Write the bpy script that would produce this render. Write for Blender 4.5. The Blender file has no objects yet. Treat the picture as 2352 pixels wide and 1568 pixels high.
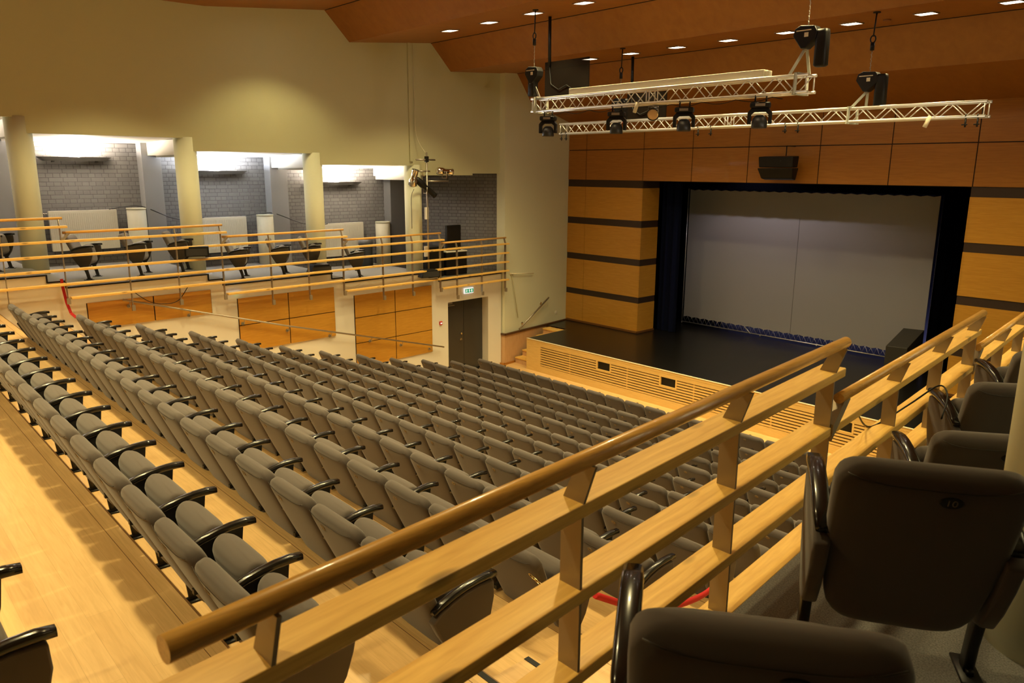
import bpy, bmesh, math, random
from mathutils import Vector, Matrix
random.seed(7)
PI = math.pi
C = bpy.context.scene.collection
SC = bpy.context.scene

# ---------------------------------------------------------------- camera
CZ = 5.92
cam_d = bpy.data.cameras.new('camera')
cam = bpy.data.objects.new('camera', cam_d); C.objects.link(cam)
yaw, pitch, roll, FPX = 0.8317611, -0.2212906, 0.0052148, 1755.646
cy_, sy_, cp_, sp_ = math.cos(yaw), math.sin(yaw), math.cos(pitch), math.sin(pitch)
Wd = Vector((-sy_*cp_, cy_*cp_, sp_)); r0 = Vector((cy_, sy_, 0)); u0 = r0.cross(Wd)
cr_, sr_ = math.cos(roll), math.sin(roll)
Rt = r0*cr_ + u0*sr_; Up = u0*cr_ - r0*sr_
M = Matrix((Rt, Up, -Wd)).transposed().to_4x4(); M.translation = Vector((0, 0, CZ))
cam.matrix_world = M
cam_d.sensor_width = 36; cam_d.lens = FPX*36/2352; cam_d.clip_start = 0.05; cam_d.clip_end = 200
cam_d.dof.use_dof = True; cam_d.dof.focus_distance = 8.0; cam_d.dof.aperture_fstop = 6.3
SC.camera = cam

# ---------------------------------------------------------------- world, exposure
w = bpy.data.worlds.new('world'); SC.world = w; w.use_nodes = True
w.node_tree.nodes['Background'].inputs[0].default_value = (1, 0.75, 0.5, 1)
w.node_tree.nodes['Background'].inputs[1].default_value = 0.0
vs = SC.view_settings
vs.view_transform = 'Standard'; vs.look = 'None'; vs.gamma = 1; vs.use_curve_mapping = False
vs.exposure = 1.15
SC.cycles.max_bounces = 6; SC.cycles.diffuse_bounces = 4; SC.cycles.glossy_bounces = 3
SC.cycles.sample_clamp_indirect = 4.0
SC.cycles.use_denoising = True

WARM = (1.0, 0.80, 0.37)
def lamp(kind, name, loc, energy, color, aim=None, size=0.15, spot=120, blend=0.8, sx=None, sy=None):
    d = bpy.data.lights.new(name, kind); d.energy = energy; d.color = color
    if kind == 'SPOT':
        d.spot_size = math.radians(spot); d.spot_blend = blend; d.shadow_soft_size = size
    elif kind == 'AREA':
        d.shape = 'RECTANGLE'; d.size = sx; d.size_y = sy
    else: d.shadow_soft_size = size
    o = bpy.data.objects.new(name, d); C.objects.link(o); o.location = loc
    v = Vector(aim) - Vector(loc) if aim else Vector((0, 0, -1))
    o.rotation_euler = v.to_track_quat('-Z', 'Y').to_euler()
    return o
# the rows of square downlights in the folded ceiling: (Y, z, first X, pitch, count, energy)
DOWN = [(14.78, 8.588, -13.44, 1.30, 8, 130), (11.66, 9.07, -15.0, 1.405, 9, 175), (8.2, 9.48, -15.8, 1.5, 9, 185)]
for Y, z, x0, dx, n, en in DOWN:
    for i in range(n):
        lamp('SPOT', 'downlight_glow', (x0+dx*i, Y, z-0.06), en, WARM, size=0.13, spot=125 if Y > 14 else 108, blend=0.9 if Y > 14 else 0.5)
# rear rows, behind and above the photographer
for Y, z, en, xa in ((4.6, 9.2, 225, -15.0), (1.1, 9.2, 215, -13.6), (-2.0, 9.2, 150, -12.6)):
    for i in range(6 if Y > 2 else 5):
        lamp('SPOT', 'downlight_glow', (xa+2.25*i, Y, z), en, WARM, size=0.13, spot=106, blend=0.45)
# wall uplights in the side gallery
for Y, z, X in ((4.71, 6.14, -20.1), (7.83, 5.84, -19.93), (11.15, 5.54, -19.75), (1.4, 6.4, -20.2)):
    lamp('AREA', 'uplight_glow', (X, Y, z), 360, (1, 0.86, 0.72) if Y != 7.83 else (0.86, 0.9, 1.0), aim=(X-0.05, Y, z+1), sx=0.14, sy=1.3)
# the same uplights on the rear wall of the right gallery, outside the frame
for Y, z, X in ((4.9, 5.9, 1.6), (8.0, 5.6, 1.4), (11.2, 5.3, 1.2)):
    lamp('AREA', 'uplight_glow', (X, Y, z), 60, (1, 0.84, 0.62), aim=(X-0.3, Y, z+1), sx=0.14, sy=1.3)
# cool work light above the stage, aimed down at the screen
lamp('SPOT', 'stage_work_light', (-11.6, 18.95, 6.17), 48, (0.98, 0.86, 0.95), aim=(-11.4, 21.0, 2.6), size=0.03, spot=125, blend=0.6)
lamp('AREA', 'stage_wash', (-10.5, 21.9, 1.02), 9, (0.75, 0.75, 1.0), aim=(-10.5, 22.4, 1.2), sx=6.5, sy=0.1)

# ---------------------------------------------------------------- materials
def mat(name, col, rough=0.5, metal=0.0, spec=0.5, emit=None, es=1.0, coat=0.0):
    m = bpy.data.materials.new(name); m.use_nodes = True
    b = m.node_tree.nodes['Principled BSDF']
    b.inputs['Base Color'].default_value = (*col, 1); b.inputs['Roughness'].default_value = rough
    b.inputs['Metallic'].default_value = metal; b.inputs['Specular IOR Level'].default_value = spec
    b.inputs['Coat Weight'].default_value = coat
    if emit: b.inputs['Emission Color'].default_value = (*emit, 1); b.inputs['Emission Strength'].default_value = es
    return m
def nodes(m): return m.node_tree, m.node_tree.nodes['Principled BSDF']
def coords(nt, kind='Object', scale=(1, 1, 1), rot=(0, 0, 0)):
    tc = nt.nodes.new('ShaderNodeTexCoord'); mp = nt.nodes.new('ShaderNodeMapping')
    mp.inputs['Scale'].default_value = scale; mp.inputs['Rotation'].default_value = rot
    nt.links.new(tc.outputs[kind], mp.inputs['Vector']); return mp.outputs['Vector']
def ramp(nt, fac, stops):
    r = nt.nodes.new('ShaderNodeValToRGB'); e = r.color_ramp.elements
    e[0].position, e[0].color = stops[0][0], (*stops[0][1], 1)
    e[1].position, e[1].color = stops[-1][0], (*stops[-1][1], 1)
    for p, c in stops[1:-1]:
        q = e.new(p); q.color = (*c, 1)
    nt.links.new(fac, r.inputs['Fac']); return r.outputs['Color']
def noise(nt, vec, scale, detail=4, dist=0.0):
    n = nt.nodes.new('ShaderNodeTexNoise'); n.inputs['Scale'].default_value = scale
    n.inputs['Detail'].default_value = detail; n.inputs['Distortion'].default_value = dist
    nt.links.new(vec, n.inputs['Vector']); return n.outputs['Fac']
def mix(nt, a, b, fac, mode='MIX'):
    m = nt.nodes.new('ShaderNodeMix'); m.data_type = 'RGBA'; m.blend_type = mode
    for i, v in ((0, fac), (6, a), (7, b)):
        if hasattr(v, 'links'): nt.links.new(v, m.inputs[i])
        elif i == 0: m.inputs[0].default_value = v
        else: m.inputs[i].default_value = (*v, 1)
    return m.outputs[2]
def bump(nt, b, h, strength=0.2, dist=0.01):
    n = nt.nodes.new('ShaderNodeBump'); n.inputs['Strength'].default_value = strength; n.inputs['Distance'].default_value = dist
    nt.links.new(h, n.inputs['Height']); nt.links.new(n.outputs['Normal'], b.inputs['Normal'])
def wood(name, c1, c2, stretch, rough=0.4, coat=0.0, knots=None, kind='Object', rot=(0, 0, 0)):
    m = mat(name, c1, rough, coat=coat); nt, b = nodes(m)
    v = coords(nt, kind, stretch, rot)
    f = noise(nt, v, 3.0, 6, 0.6); col = ramp(nt, f, [(0.3, c1), (0.7, c2)])
    if knots:
        vv = coords(nt, kind, tuple(s*1.0 if s > 2 else s*2.2 for s in knots))
        vo = nt.nodes.new('ShaderNodeTexVoronoi'); vo.inputs['Scale'].default_value = 1.0
        nt.links.new(vv, vo.inputs['Vector'])
        k = ramp(nt, vo.outputs['Distance'], [(0.0, (1, 1, 1)), (0.10, (0.6, 0.6, 0.6)), (0.17, (0, 0, 0))])
        col = mix(nt, col, tuple(x*0.35 for x in c1), k)
    nt.links.new(col, b.inputs['Base Color']); return m
def planks(name, c1, c2, pw, pl, rough, dark=0.75, rot=0.0, kind='Object', coat=0.3):
    m = mat(name, c1, rough, coat=coat); nt, b = nodes(m); b.inputs['Coat Roughness'].default_value = 0.25
    v = coords(nt, kind, (1, 1, 1), (0, 0, rot))
    br = nt.nodes.new('ShaderNodeTexBrick'); nt.links.new(v, br.inputs['Vector'])
    br.inputs['Scale'].default_value = 1; br.inputs['Brick Width'].default_value = pl; br.inputs['Row Height'].default_value = pw
    br.inputs['Mortar Size'].default_value = 0.0012; br.inputs['Color1'].default_value = (*c1, 1); br.inputs['Color2'].default_value = (*c2, 1)
    br.inputs['Mortar'].default_value = (*[x*dark for x in c1], 1); br.offset = 0.37
    g = noise(nt, coords(nt, kind, (1.5, 22, 22), (0, 0, rot)), 2.0, 5, 0.8)
    gr = ramp(nt, g, [(0.3, (0.8, 0.76, 0.7)), (0.65, (1, 1, 1))])
    nt.links.new(mix(nt, br.outputs['Color'], gr, 0.7, 'MULTIPLY'), b.inputs['Base Color']); return m

M_floor = planks('beech_parquet', (0.70, 0.45, 0.19), (0.76, 0.51, 0.23), 0.14, 1.9, 0.30, 0.85)
M_rail = wood('pine_board', (0.70, 0.40, 0.09), (0.88, 0.57, 0.15), (14, 1.2, 30), 0.4, 0.0, knots=(7, 1.1, 7))
M_hand = wood('varnished_handrail', (0.62, 0.32, 0.07), (0.86, 0.49, 0.12), (40, 1.5, 40), 0.3, 0.35)
M_panel = wood('pear_veneer', (0.50, 0.235, 0.025), (0.60, 0.30, 0.04), (1.0, 1.0, 16), 0.36, 0.1)
M_head = wood('cherry_veneer_wall', (0.34, 0.130, 0.014), (0.42, 0.175, 0.022), (0.8, 0.8, 14), 0.4, 0.1)
M_ceil = wood('cherry_veneer_ceiling', (0.27, 0.100, 0.014), (0.32, 0.125, 0.019), (2, 0.5, 2), 0.45)
M_stagew = wood('larch_stage_front', (0.62, 0.39, 0.11), (0.78, 0.53, 0.19), (1.2, 1.2, 30), 0.4)
M_oakp = wood('pale_oak_panel', (0.55, 0.33, 0.16), (0.63, 0.40, 0.21), (14, 14, 1.5), 0.45)
M_band = mat('dark_band', (0.035, 0.018, 0.01), 0.6)
M_gap = mat('shadow_gap', (0.02, 0.01, 0.006), 0.8)
M_cream = mat('cream_paint', (0.54, 0.54, 0.34), 0.75)
nt, b = nodes(M_cream); bump(nt, b, noise(nt, coords(nt), 60), 0.08, 0.004)
M_colm = mat('column_paint', (0.70, 0.71, 0.53), 0.7)
M_white = mat('white_plaster', (0.78, 0.75, 0.66), 0.7)
M_carpet = mat('grey_carpet', (0.17, 0.165, 0.16), 0.95, spec=0.1)
nt, b = nodes(M_carpet)
nt.links.new(ramp(nt, noise(nt, coords(nt), 160, 3), [(0.3, (0.10, 0.098, 0.095)), (0.7, (0.22, 0.215, 0.21))]), b.inputs['Base Color'])
M_black = mat('black_paint', (0.006, 0.0055, 0.005), 0.45, spec=0.3)
M_lacq = mat('black_lacquer', (0.007, 0.006, 0.006), 0.22, spec=0.4, coat=0.25)
M_iron = mat('black_iron', (0.02, 0.018, 0.016), 0.4, 0.3)
M_shell = mat('dark_brown_shell', (0.024, 0.018, 0.013), 0.4)
M_stage = mat('black_stage_floor', (0.007, 0.0065, 0.006), 0.28, spec=0.28)
M_navy = mat('navy_velvet', (0.004, 0.006, 0.022), 0.95, spec=0.1)
M_velv = mat('black_velvet', (0.0012, 0.0012, 0.0022), 0.95, spec=0.0)
M_steel = mat('brushed_steel', (0.42, 0.38, 0.32), 0.38, 0.85)
M_alu = mat('aluminium', (0.80, 0.78, 0.74), 0.35, 0.75)
M_post = mat('grey_metal_paint', (0.33, 0.27, 0.19), 0.4, 0.5)
M_chrome = mat('chrome', (0.8, 0.75, 0.68), 0.12, 1.0)
M_rad = mat('radiator_enamel', (0.88, 0.86, 0.74), 0.4)
M_red = mat('red_rope', (0.45, 0.004, 0.004), 0.7)
M_redp = mat('red_plastic', (0.6, 0.04, 0.03), 0.4)
M_glow = mat('lamp_glass', (1, 1, 1), 0.4, emit=(1, 0.86, 0.66), es=9)
M_glow2 = mat('uplight_tube', (1, 1, 1), 0.4, emit=(1, 0.9, 0.78), es=14)
M_signw = mat('sign_white', (0.9, 0.9, 0.9), 0.4, emit=(0.85, 0.95, 1.0), es=0.3)
M_signg = mat('sign_green', (0.0, 0.35, 0.13), 0.4, emit=(0.0, 0.5, 0.2), es=0.2)
M_scr = mat('cinema_screen_cloth', (0.37, 0.365, 0.36), 0.8, spec=0.2)
M_bluegl = mat('blue_backcloth', (0.10, 0.10, 0.30), 0.9)
M_net = mat('black_gauze', (0.006, 0.005, 0.004), 0.9, spec=0.05)
nodes(M_net)[1].inputs['Alpha'].default_value = 0.72
M_grey = mat('door_paint', (0.045, 0.042, 0.036), 0.4)
M_sling = mat('grey_green_sling', (0.45, 0.46, 0.38), 0.7)
M_case = mat('cream_box', (0.78, 0.72, 0.52), 0.5)
M_lens = mat('amber_lens', (0.75, 0.5, 0.25), 0.15, coat=0.8)
M_brass = mat('brass_badge', (0.17, 0.115, 0.06), 0.45, 0.4)
M_digit = mat('badge_digits', (0.03, 0.02, 0.012), 0.5)
M_digw = mat('pale_digits', (0.16, 0.13, 0.09), 0.5)
M_gold = mat('brass_chain', (0.8, 0.62, 0.3), 0.2, 1.0)
def fabric(name, c):
    m = mat(name, c, 0.9, spec=0.15); nt, b = nodes(m)
    b.inputs['Sheen Weight'].default_value = 0.25; b.inputs['Sheen Roughness'].default_value = 0.5
    v = coords(nt, 'Object', (1, 1, 1)); wv = nt.nodes.new('ShaderNodeTexWave'); wv.inputs['Scale'].default_value = 120
    wv.inputs['Distortion'].default_value = 0.6; nt.links.new(v, wv.inputs['Vector'])
    nt.links.new(ramp(nt, wv.outputs['Fac'], [(0.2, tuple(x*0.88 for x in c)), (0.8, tuple(x*1.1 for x in c))]), b.inputs['Base Color'])
    bump(nt, b, wv.outputs['Fac'], 0.08, 0.001); return m
M_fab = fabric('taupe_ribbed_fabric', (0.092, 0.076, 0.069))
M_brick = mat('painted_brick', (0.24, 0.235, 0.23), 0.75)
nt, b = nodes(M_brick)
tc = nt.nodes.new('ShaderNodeUVMap')
bk = nt.nodes.new('ShaderNodeTexBrick'); nt.links.new(tc.outputs['UV'], bk.inputs['Vector'])
bk.inputs['Scale'].default_value = 1; bk.inputs['Brick Width'].default_value = 0.29; bk.inputs['Row Height'].default_value = 0.098
bk.inputs['Mortar Size'].default_value = 0.008; bk.inputs['Mortar Smooth'].default_value = 0.3; bk.squash = 0.5; bk.squash_frequency = 2; bk.offset = 0.37
bk.inputs['Color1'].default_value = (0.125, 0.121, 0.118, 1); bk.inputs['Color2'].default_value = (0.155, 0.15, 0.147, 1); bk.inputs['Mortar'].default_value = (0.065, 0.062, 0.060, 1)
nt.links.new(bk.outputs['Color'], b.inputs['Base Color'])
iv = nt.nodes.new('ShaderNodeMath'); iv.operation = 'SUBTRACT'; iv.inputs[0].default_value = 1; nt.links.new(bk.outputs['Fac'], iv.inputs[1])
bump(nt, b, iv.outputs[0], 0.6, 0.012)
M_pier = mat('grey_pier_paint', (0.26, 0.262, 0.27), 0.7)
M_dkpier = mat('dark_grey_paint', (0.11, 0.11, 0.112), 0.7)

# ---------------------------------------------------------------- mesh helpers
class MB:
    def __init__(s): s.v = []; s.f = []; s.m = []; s.sm = []; s.uv = {}
    def add(s, vs, fs, mi=0, smooth=False, uvs=None):
        o = len(s.v); s.v += [tuple(p) for p in vs]
        for k, f in enumerate(fs):
            if uvs: s.uv[len(s.f)] = uvs[k]
            s.f.append(tuple(i+o for i in f)); s.m.append(mi); s.sm.append(smooth)
        return s
    def box(s, a, b, mi=0, M=None):
        x0, y0, z0 = a; x1, y1, z1 = b
        vs = [Vector(p) for p in ((x0,y0,z0),(x1,y0,z0),(x1,y1,z0),(x0,y1,z0),(x0,y0,z1),(x1,y0,z1),(x1,y1,z1),(x0,y1,z1))]
        if M: vs = [M @ p for p in vs]
        return s.add(vs, [(0,3,2,1),(4,5,6,7),(0,1,5,4),(1,2,6,5),(2,3,7,6),(3,0,4,7)], mi)
    def bar(s, p, q, wd, ht, mi=0, up=(0, 0, 1), off=(0, 0)):   # rectangular bar from p to q
        p, q = Vector(p), Vector(q); d = (q-p).normalized(); sd = d.cross(Vector(up)).normalized(); u = sd.cross(d)
        vs = []
        for e in (p, q):
            for a, b in ((-1,-1),(1,-1),(1,1),(-1,1)):
                vs.append(e + sd*(a*wd/2+off[0]) + u*(b*ht/2+off[1]))
        return s.add(vs, [(0,1,2,3),(7,6,5,4),(0,4,5,1),(1,5,6,2),(2,6,7,3),(3,7,4,0)], mi)
    def tube(s, pts, r, n=8, mi=0, cap=True):
        pts = [Vector(p) for p in pts]; rs = r if isinstance(r, (list, tuple)) else [r]*len(pts)
        vs = []; L = len(pts); ref = None
        for i, p in enumerate(pts):
            d = (pts[min(i+1, L-1)] - pts[max(i-1, 0)]).normalized()
            if ref is None: ref = Vector((0, 0, 1)) if abs(d.z) < 0.9 else Vector((1, 0, 0))
            a = d.cross(ref).normalized(); b = a.cross(d).normalized(); ref = b
            for k in range(n):
                t = 2*PI*k/n; vs.append(p + (a*math.cos(t) + b*math.sin(t))*rs[i])
        fs = [(i*n+k, i*n+(k+1) % n, (i+1)*n+(k+1) % n, (i+1)*n+k) for i in range(L-1) for k in range(n)]
        s.add(vs, fs, mi, True)
        if cap:
            o = len(s.v) - len(vs)
            s.f += [tuple(o+k for k in range(n))[::-1], tuple(o+(L-1)*n+k for k in range(n))]; s.m += [mi]*2; s.sm += [False]*2
        return s
    def prism(s, poly, a, b, axis='x', mi=0):   # poly in the other two axes
        def P(u, v, t): return {'x': (t, u, v), 'y': (u, t, v), 'z': (u, v, t)}[axis]
        n = len(poly); vs = [P(u, v, a) for u, v in poly] + [P(u, v, b) for u, v in poly]
        return s.add(vs, [tuple(range(n)), tuple(range(2*n-1, n-1, -1))] + [(i, i+n, (i+1) % n+n, (i+1) % n) for i in range(n)], mi)
    def poly(s, pts, mi=0, uv=None):
        return s.add(pts, [tuple(range(len(pts)))], mi, False, [uv] if uv else None)
    def wallquad(s, p, q, z0, z1, mi=0):        # vertical quad with metric uv
        l = math.hypot(q[0]-p[0], q[1]-p[1])
        return s.poly([(p[0],p[1],z0),(q[0],q[1],z0),(q[0],q[1],z1),(p[0],p[1],z1)], mi, [(0,z0),(l,z0),(l,z1),(0,z1)])
    def pad(s, rings, n=20, e=4.0, mi=0):
        """soft cushion: rings of (centre, half width along x, half thickness, axis dir) -> superellipse sections"""
        vs = []
        for c, hw, ht, nd in rings:
            c = Vector(c); nd = Vector(nd).normalized()
            for k in range(n):
                t = 2*PI*(k+0.5)/n; cs, sn = math.cos(t), math.sin(t)
                x = math.copysign(abs(cs)**(2/e), cs)*hw; y = math.copysign(abs(sn)**(2/e), sn)*ht
                bend = 0.10*x*x
                vs.append(c + Vector((x, 0, 0)) + nd*(y + bend))
        L = len(rings)
        s.add(vs, [(i*n+k, i*n+(k+1) % n, (i+1)*n+(k+1) % n, (i+1)*n+k) for i in range(L-1) for k in range(n)], mi, True)
        o = len(s.v) - len(vs)
        s.f += [tuple(o+k for k in range(n))[::-1], tuple(o+(L-1)*n+k for k in range(n))]; s.m += [mi]*2; s.sm += [True]*2
        return s
    def mesh(s, name, mats, bevel=0, seg=2, smooth=False):
        me = bpy.data.meshes.new(name); me.from_pydata(s.v, [], s.f)
        for m in (mats if isinstance(mats, (list, tuple)) else [mats]): me.materials.append(m)
        for i, p in enumerate(me.polygons): p.material_index = s.m[i]; p.use_smooth = s.sm[i] or smooth
        if s.uv:
            ul = me.uv_layers.new(name='UVMap')
            for fi, uvs in s.uv.items():
                for li, uv in zip(me.polygons[fi].loop_indices, uvs): ul.data[li].uv = uv
        bm = bmesh.new(); bm.from_mesh(me)
        bmesh.ops.recalc_face_normals(bm, faces=bm.faces)
        if bevel:
            ed = [e for e in bm.edges if len(e.link_faces) == 2 and e.calc_face_angle(0) > 0.6]
            bmesh.ops.bevel(bm, geom=ed, offset=bevel, segments=seg, profile=0.5, affect='EDGES', clamp_overlap=True)
            for f in bm.faces: f.smooth = True
        bm.to_mesh(me); bm.free(); me.update()
        if bevel: me.shade_smooth() if hasattr(me, 'shade_smooth') else None
        return me
    def build(s, name, mats, parent=None, bevel=0, seg=2, loc=None, smooth=False):
        o = bpy.data.objects.new(name, s.mesh(name, mats, bevel, seg, smooth)); C.objects.link(o)
        if parent: o.parent = parent
        if loc: o.location = loc
        if bevel:
            md = o.modifiers.new('wn', 'WEIGHTED_NORMAL'); md.keep_sharp = True
        return o
def tag(o, label, cat, group=None, kind=None):
    o['label'] = label; o['category'] = cat
    if group: o['group'] = group
    if kind: o['kind'] = kind
    return o
def thing(name, label, cat, loc=(0, 0, 0), rz=0.0, group=None):
    o = bpy.data.objects.new(name, None); C.objects.link(o); o.location = loc; o.rotation_euler = (0, 0, rz)
    o.empty_display_size = 0.1
    return tag(o, label, cat, group)
def struct(name, mb, mats, **k):
    o = mb.build(name, mats, **k); o['kind'] = 'structure'; return o
def copy_tree(o, parent=None):
    c = o.copy(); C.objects.link(c)
    if parent: c.parent = parent
    for ch in KIDS.get(o.name, []): copy_tree(ch, c)
    return c
KIDS = {}
def freeze_kids():
    KIDS.clear()
    for o in bpy.data.objects:
        if o.parent: KIDS.setdefault(o.parent.name, []).append(o)
DIG = {}
def digits(txt, size, m):
    key = (txt, size, m.name)
    if key not in DIG:
        cu = bpy.data.curves.new('digits', 'FONT'); cu.body = txt; cu.size = size; cu.align_x = 'CENTER'; cu.align_y = 'CENTER'; cu.extrude = 0.0006
        t = bpy.data.objects.new('tmp', cu); C.objects.link(t)
        dg = bpy.context.evaluated_depsgraph_get(); dg.update()
        me = bpy.data.meshes.new_from_object(t.evaluated_get(dg)); me.materials.clear(); me.materials.append(m)
        bpy.data.objects.remove(t); DIG[key] = me
    return DIG[key]
ORD = ['zeroth','first','second','third','fourth','fifth','sixth','seventh','eighth','ninth','tenth','eleventh','twelfth','thirteenth','fourteenth','fifteenth','sixteenth','seventeenth','eighteenth','nineteenth','twentieth','twenty-first','twenty-second','twenty-third','twenty-fourth','twenty-fifth','twenty-sixth']

# ---------------------------------------------------------------- room geometry
XL = lambda Y: -17.30 - 0.064*(Y-15.39)          # lower left wall
XR = lambda Y: -1.30 - 0.097*Y                   # right lower wall (slab edge under the railing)
XU = lambda Y: -17.75 + 0.03*(Y-3.2)             # upper left wall, in the line of the columns
XF = lambda Y: -20.35 + 0.05*(Y-3.0)             # brick rear wall of the left gallery
ROWTOP = [4.18, 3.87, 3.53, 3.20, 2.89, 2.56, 2.24, 1.95, 1.70, 1.43, 1.21, 1.00, 0.87]   # back tops of rows A..M
ROWY = [1.06+0.99*i for i in range(13)]
SEATH = 0.88
ROWZ = [max(t-SEATH, 0.0) for t in ROWTOP]

# floor: stepped tiers
mb = MB()
edges = [(-7.5, 4.0), (-0.95, 3.70), (0.12, 3.42)] + [(ROWY[i]+0.27, ROWZ[i]) for i in range(12)] + [(ROWY[12]-0.35, 0.0), (15.52, None)]
prof = []
for (y, z), (y2, z2) in zip(edges[:-1], edges[1:]): prof += [(y, z), (y2, z)]
for k in range(len(prof)-1):
    (ya, za), (yb, zb) = prof[k], prof[k+1]
    if k % 2 == 0: mb.poly([(-17.4, ya, za), (0.2, ya, za), (0.2, yb, zb), (-17.4, yb, zb)])
    else: mb.poly([(-17.4, ya, za), (0.2, ya, za), (0.2, yb, zb), (-17.4, yb, zb)])
mb.poly([(-19, 15.52, 0), (-16, 15.52, 0), (-16, 19, 0), (-19, 19, 0)])
struct('floor', mb, M_floor)
mb = MB()
for (y, z), (y2, z2) in zip(edges[:-2], edges[1:-1]):
    mb.box((-17.0, y2-0.008, z-0.03), (XR(y2)-0.02, y2+0.004, z+0.002)); mb.box((-17.0, y2-0.105, z), (XR(y2)-0.02, y2-0.101, z+0.001))
struct('trim_4', mb, mat('nosing_brown', (0.20, 0.10, 0.03), 0.5))
# aisle steps at the right with black nosings
ms, mn = MB(), MB()
for i in range(0, 11):
    y = ROWY[i]+0.27+0.5; z = ROWZ[i]; zn = ROWZ[i+1]
    yy = ROWY[i+1]+0.27
    h = (z-zn)/2
    ms.box((-2.85+0.0, yy+0.0, zn), (XR(yy)-0.02, yy+0.42, zn+h))
    mn.box((-2.85, yy+0.385, zn+h), (XR(yy)-0.06, yy+0.42, zn+h+0.004))
    mn.box((-2.85, yy-0.04, z), (XR(yy)-0.06, yy-0.005, z+0.004))
st = struct('floor.001', ms, M_floor)
nz = struct('trim_1', mn, M_black)

# lower left wall with doorway, and slab faces of the gallery
FB = [(-8.0, 0.1, 4.21), (0.1, 3.15, 3.94), (3.15, 3.46, 3.80), (3.46, 6.25, 3.67), (6.25, 6.57, 3.54), (6.57, 9.35, 3.40), (9.35, 9.68, 3.27), (9.68, 12.45, 3.14), (12.45, 12.8, 3.0), (12.8, 15.3, 2.87)]
D0, D1, DZ = 13.15, 14.75, 2.2
mb = MB()
for a, b_, z in FB:
    zt = z
    segs = [(a, b_)]
    if a < D0 < b_: segs = [(a, D0), (D0, D1), (D1, b_)]
    for p, q in segs:
        mb.wallquad((XL(p), p), (XL(q), q), DZ if (p >= D0 and q <= D1) else -0.05, zt)
# door reveal
dx = 0.32
mb.poly([(XL(D0), D0, 0), (XL(D0)-dx, D0, 0), (XL(D0)-dx, D0, DZ), (XL(D0), D0, DZ)])
mb.poly([(XL(D1), D1, 0), (XL(D1)-dx, D1, 0), (XL(D1)-dx, D1, DZ), (XL(D1), D1, DZ)])
mb.poly([(XL(D0), D0, DZ), (XL(D0)-dx, D0, DZ), (XL(D1)-dx, D1, DZ), (XL(D1), D1, DZ)])
struct('wall_left', mb, M_white)
# gallery floor (carpet)
mb = MB()
for (a, b_, z), nx in zip(FB, FB[1:]+[None]):
    mb.poly([(XL(a)+0.02, a, z), (XL(b_)+0.02, b_, z), (XF(b_)-0.3, b_, z), (XF(a)-0.3, a, z)])
    if nx: mb.poly([(XL(b_)+0.02, b_, z), (XL(b_)+0.02, b_, nx[2]), (XF(b_)-0.3, b_, nx[2]), (XF(b_)-0.3, b_, z)])
struct('floor.002', mb, M_carpet)
mb = MB()
for a, b_, z in FB: mb.bar((XL(a)+0.022, a, z-0.012), (XL(b_)+0.022, b_, z-0.012), 0.012, 0.03)
for (a, b_, z), nx in zip(FB[:-1], FB[1:]): mb.bar((XL(b_)+0.022, b_, z), (XL(b_)+0.022, b_, nx[2]-0.02), 0.012, 0.03, up=(0, 1, 0))
struct('trim_2', mb, M_black)
# stage-side wall return strip and stage side wall
SW0, SW1 = (-17.2, 15.39), (-17.67, 18.58)
mb = MB()
mb.wallquad((-17.5, 15.3), (-17.2, 15.36), 0.95, 9.6)
mb.wallquad((-17.2, 15.36), SW1, 0.96, 9.6)
struct('wall_stage_left', mb, M_colm)
mb = MB()
mb.wallquad((-17.5, 15.28), (-17.16, 15.34), 0, 0.93); mb.wallquad((-17.16, 15.34), (-17.6, 18.58), 0, 0.93)
struct('wall_stage_left.001', mb, M_oakp)
mb = MB()
mb.bar((-17.14, 15.33, 0.96), (-17.62, 18.56, 0.96), 0.05, 0.06); mb.bar((-17.5, 15.28, 0.96), (-17.14, 15.33, 0.96), 0.05, 0.06)
struct('baseboard_left', mb, mat('dark_skirting', (0.09, 0.04, 0.015), 0.45))
mb = MB(); mb.bar((-17.14, 15.3, 0.03), (-17.4, 17.2, 0.03), 0.05, 0.06); mb.bar((-17.5, 15.24, 0.03), (-17.14, 15.3, 0.03), 0.05, 0.06)
struct('baseboard_left.001', mb, M_head)

# upper left wall above the gallery openings (0.34 thick)
OP = [(-8.0, 3.17, 6.86), (3.17, 6.30, 6.56), (6.30, 9.36, 6.28), (9.36, 12.3, 6.01), (12.3, 14.3, 5.75), (14.3, 15.45, 5.8)]
mb = MB(); th = 0.36
for a, b_, z in OP:
    mb.wallquad((XU(a), a), (XU(b_), b_), z, 10.2)
    mb.poly([(XU(a), a, z), (XU(b_), b_, z), (XU(b_)-th, b_, z), (XU(a)-th, a, z)])
    mb.wallquad((XU(a)-th, a), (XU(b_)-th, b_), z, 7.2)
for (a, b_, z), nx in zip(OP[:-1], OP[1:]):
    mb.poly([(XU(b_), b_, z), (XU(b_), b_, nx[2]), (XU(b_)-th, b_, nx[2]), (XU(b_)-th, b_, z)])
struct('wall_left_upper', mb, M_cream)
# columns between the openings
COLS = [(3.27, 3.67, 6.86), (6.41, 3.40, 6.56), (9.45, 3.14, 6.28), (12.40, 2.87, 6.01)]
for i, (y, z0, z1) in enumerate(COLS):
    mb = MB(); mb.tube([(0, 0, z0-0.1), (0, 0, z1+0.02)], 0.235, 32)
    o = mb.build('column', M_colm, loc=(XU(y)-0.21, y, 0))
    tag(o, 'round cream column ' + ['leftmost in the photo, beside the first long radiator', 'between the first and second lit gallery bays', 'between the second and third lit gallery bays', 'behind the pole carrying the chrome spotlights'][i], 'column', 'round columns of the left gallery')
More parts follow.
